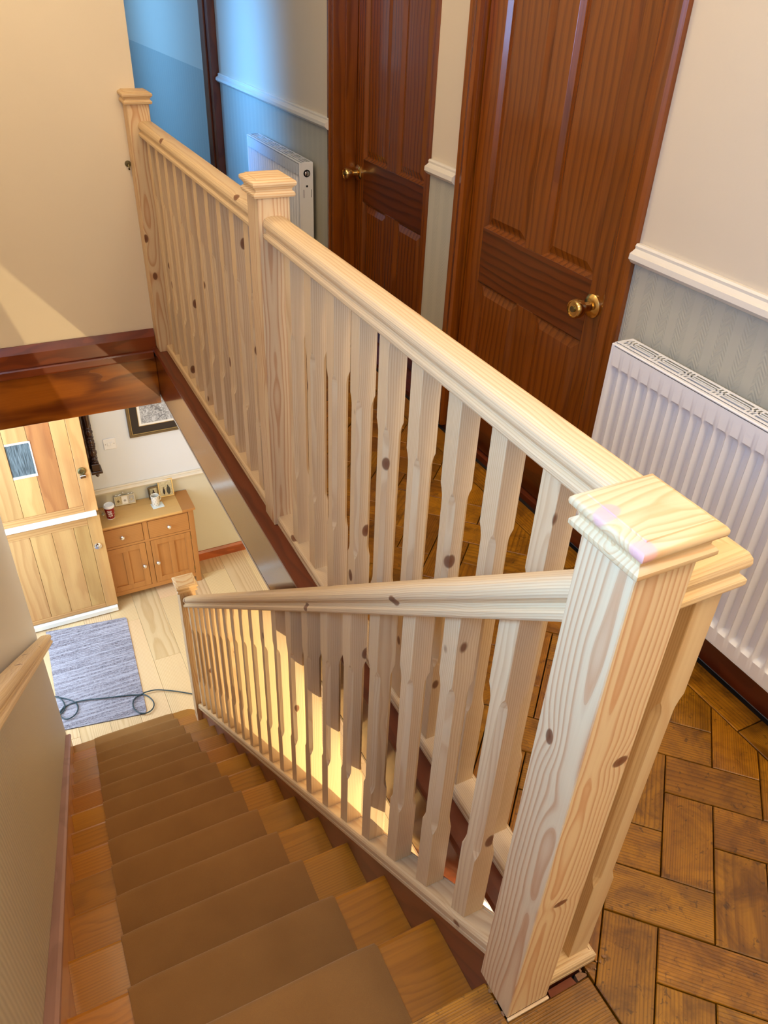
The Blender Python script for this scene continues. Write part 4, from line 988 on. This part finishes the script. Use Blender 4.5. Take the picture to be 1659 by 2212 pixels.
col = [(0.0, 0.1185), (0.020, 0.1185), (0.023, 0.126), (0.020, 0.133), (0.013, 0.137), (0.014, 0.146), (0.022, 0.150), (0.0235, 0.156), (0.015, 0.162), (0.012, 0.168), (0.020, 0.180), (0.0265, 0.196), (0.025, 0.212), (0.017, 0.226), (0.022, 0.232), (0.0225, 0.237), (0.018, 0.241), (0.0245, 0.247), (0.0245, 0.252), (0.020, 0.257), (0.0265, 0.264), (0.0265, 0.271), (0.021, 0.277), (0.025, 0.288), (0.023, 0.300), (0.014, 0.310), (0.024, 0.318), (0.0245, 0.324), (0.014, 0.331), (0.016, 0.340), (0.023, 0.352), (0.026, 0.366), (0.021, 0.378), (0.015, 0.384), (0.021, 0.390), (0.021, 0.396), (0.016, 0.402), (0.019, 0.46), (0.021, 0.52), (0.019, 0.60), (0.014, 0.66), (0.022, 0.68), (0.0, 0.69)]
MB().lathe(col, n=22, caps=False).obj('turned_column', 'dark_turned', orn, True)
MB().box(-0.300, 0.020, 0.0625, -0.0305, 0.079, 0.78, c=0.004).obj('case', 'dark_turned', orn)
MB().box(-0.0303, 0.0625, 0.0625, 0.026, 0.079, 0.78, c=0.002).obj('back_board', 'dark_turned', orn)

# ------------------------------------------------------------------ door mat and cable
mt_ = MB()
mx0, mx1, my0, my1 = -0.50, 0.0, 0, 0
c0 = Vector((-0.235, 3.262)); c1 = Vector((-0.76, 3.345)); c2 = Vector((-0.735, 4.315)); c3 = Vector((-0.175, 4.240))
NR = 60
rows = []
V = []; nxm = 4
mm = MB()
for j in range(NR*4+1):
    v = j/(NR*4); l = c1.lerp(c2, v); r = c0.lerp(c3, v)
    inset = 0.0
    if v < 0.03: inset = 0.03-v
    if v > 0.98: inset = (v-0.98)
    z = 0.006+0.0022*math.sin(j*math.pi/2)
    ring = []
    for i in range(nxm+1):
        p = r.lerp(l, inset*0.8+(1-inset*0.8)*i/nxm*1.0 if i else inset*0.8); ring.append((p.x, p.y, z))
    ring = [(ring[0][0]+0.002*math.sin(j*1.3), ring[0][1], 0.0)] + ring + [(ring[-1][0], ring[-1][1], 0.0)]
    rows.append(ring)
nn = len(rows[0]); V = [p for r in rows for p in r]
Fm = [(j*nn+i, j*nn+i+1, (j+1)*nn+i+1, (j+1)*nn+i) for j in range(len(rows)-1) for i in range(nn-1)]
Fm += [(j*nn+nn-1, j*nn, (j+1)*nn, (j+1)*nn+nn-1) for j in range(len(rows)-1)]
mm.add(V, Fm); mo = mm.obj('door_mat', 'mat', None, False, loc=(0, 0, ZF+0.0005)); tag(mo, 'ribbed grey lilac door mat on the oak floor at the stair foot', 'mat')
# cable points read off the floor plane
def floor_pt(u, v, z):
    d = r_*((u-829.5)/F_PX)+u_*(-(v-1106)/F_PX)+f_; t = (z-CZ)/d.z
    return Vector((CX, CY, CZ))+d*t
cab = [(1500, 803), (1380, 785), (1250, 772), (1150, 770), (1075, 785), (1025, 805), (1080, 830), (1125, 875), (1132, 920), (1105, 965), (1050, 993), (990, 990), (945, 955), (930, 905), (945, 855), (985, 822), (1035, 800), (1000, 812), (930, 815), (800, 830), (650, 850), (520, 862), (400, 880), (320, 905), (262, 935), (230, 975), (225, 1000), (255, 975), (272, 930), (250, 875), (205, 840), (150, 832), (190, 832), (270, 848), (345, 870), (390, 910), (396, 960), (370, 1010), (320, 1045), (270, 1050), (230, 1020), (222, 985), (262, 925)]
kf = 370/1659
raw = [floor_pt(80+a*kf, 1320+b*kf, ZF+0.012) for a, b in cab]
first = raw[0]+(raw[0]-raw[1])*4
raw = [first]+raw
# smooth (Catmull-Rom), lifting later passes so that crossings do not cut through
P = []
for i in range(len(raw)-1):
    p0, p1, p2, p3 = raw[max(i-1, 0)], raw[i], raw[i+1], raw[min(i+2, len(raw)-1)]
    for k in range(5):
        t_ = k/5; P.append(0.5*((2*p1)+(-p0+p2)*t_+(2*p0-5*p1+4*p2-p3)*t_*t_+(-p0+3*p1-3*p2+p3)*t_**3))
P.append(raw[-1])
P = [Vector((p.x, p.y, ZF+0.0125+0.006*math.sin(i/len(P)*math.pi*5)**2)) for i, p in enumerate(P)]
tag(MB().tube(P, 0.0042, 8).obj('cable', 'cable', None, True), 'dark teal cable looped across the door mat and oak floor', 'cable')

for o in list(bpy.data.objects):
    c = o.get('category')
    if c == 'newel post': o['group'] = 'newel posts of the new pine balustrades'
    elif c == 'balustrade': o['group'] = 'new pine balustrades'
    elif c == 'radiator': o['group'] = 'white panel radiators on the right wall'
    elif c == 'photo frame': o['group'] = 'photo frames on the sideboard'
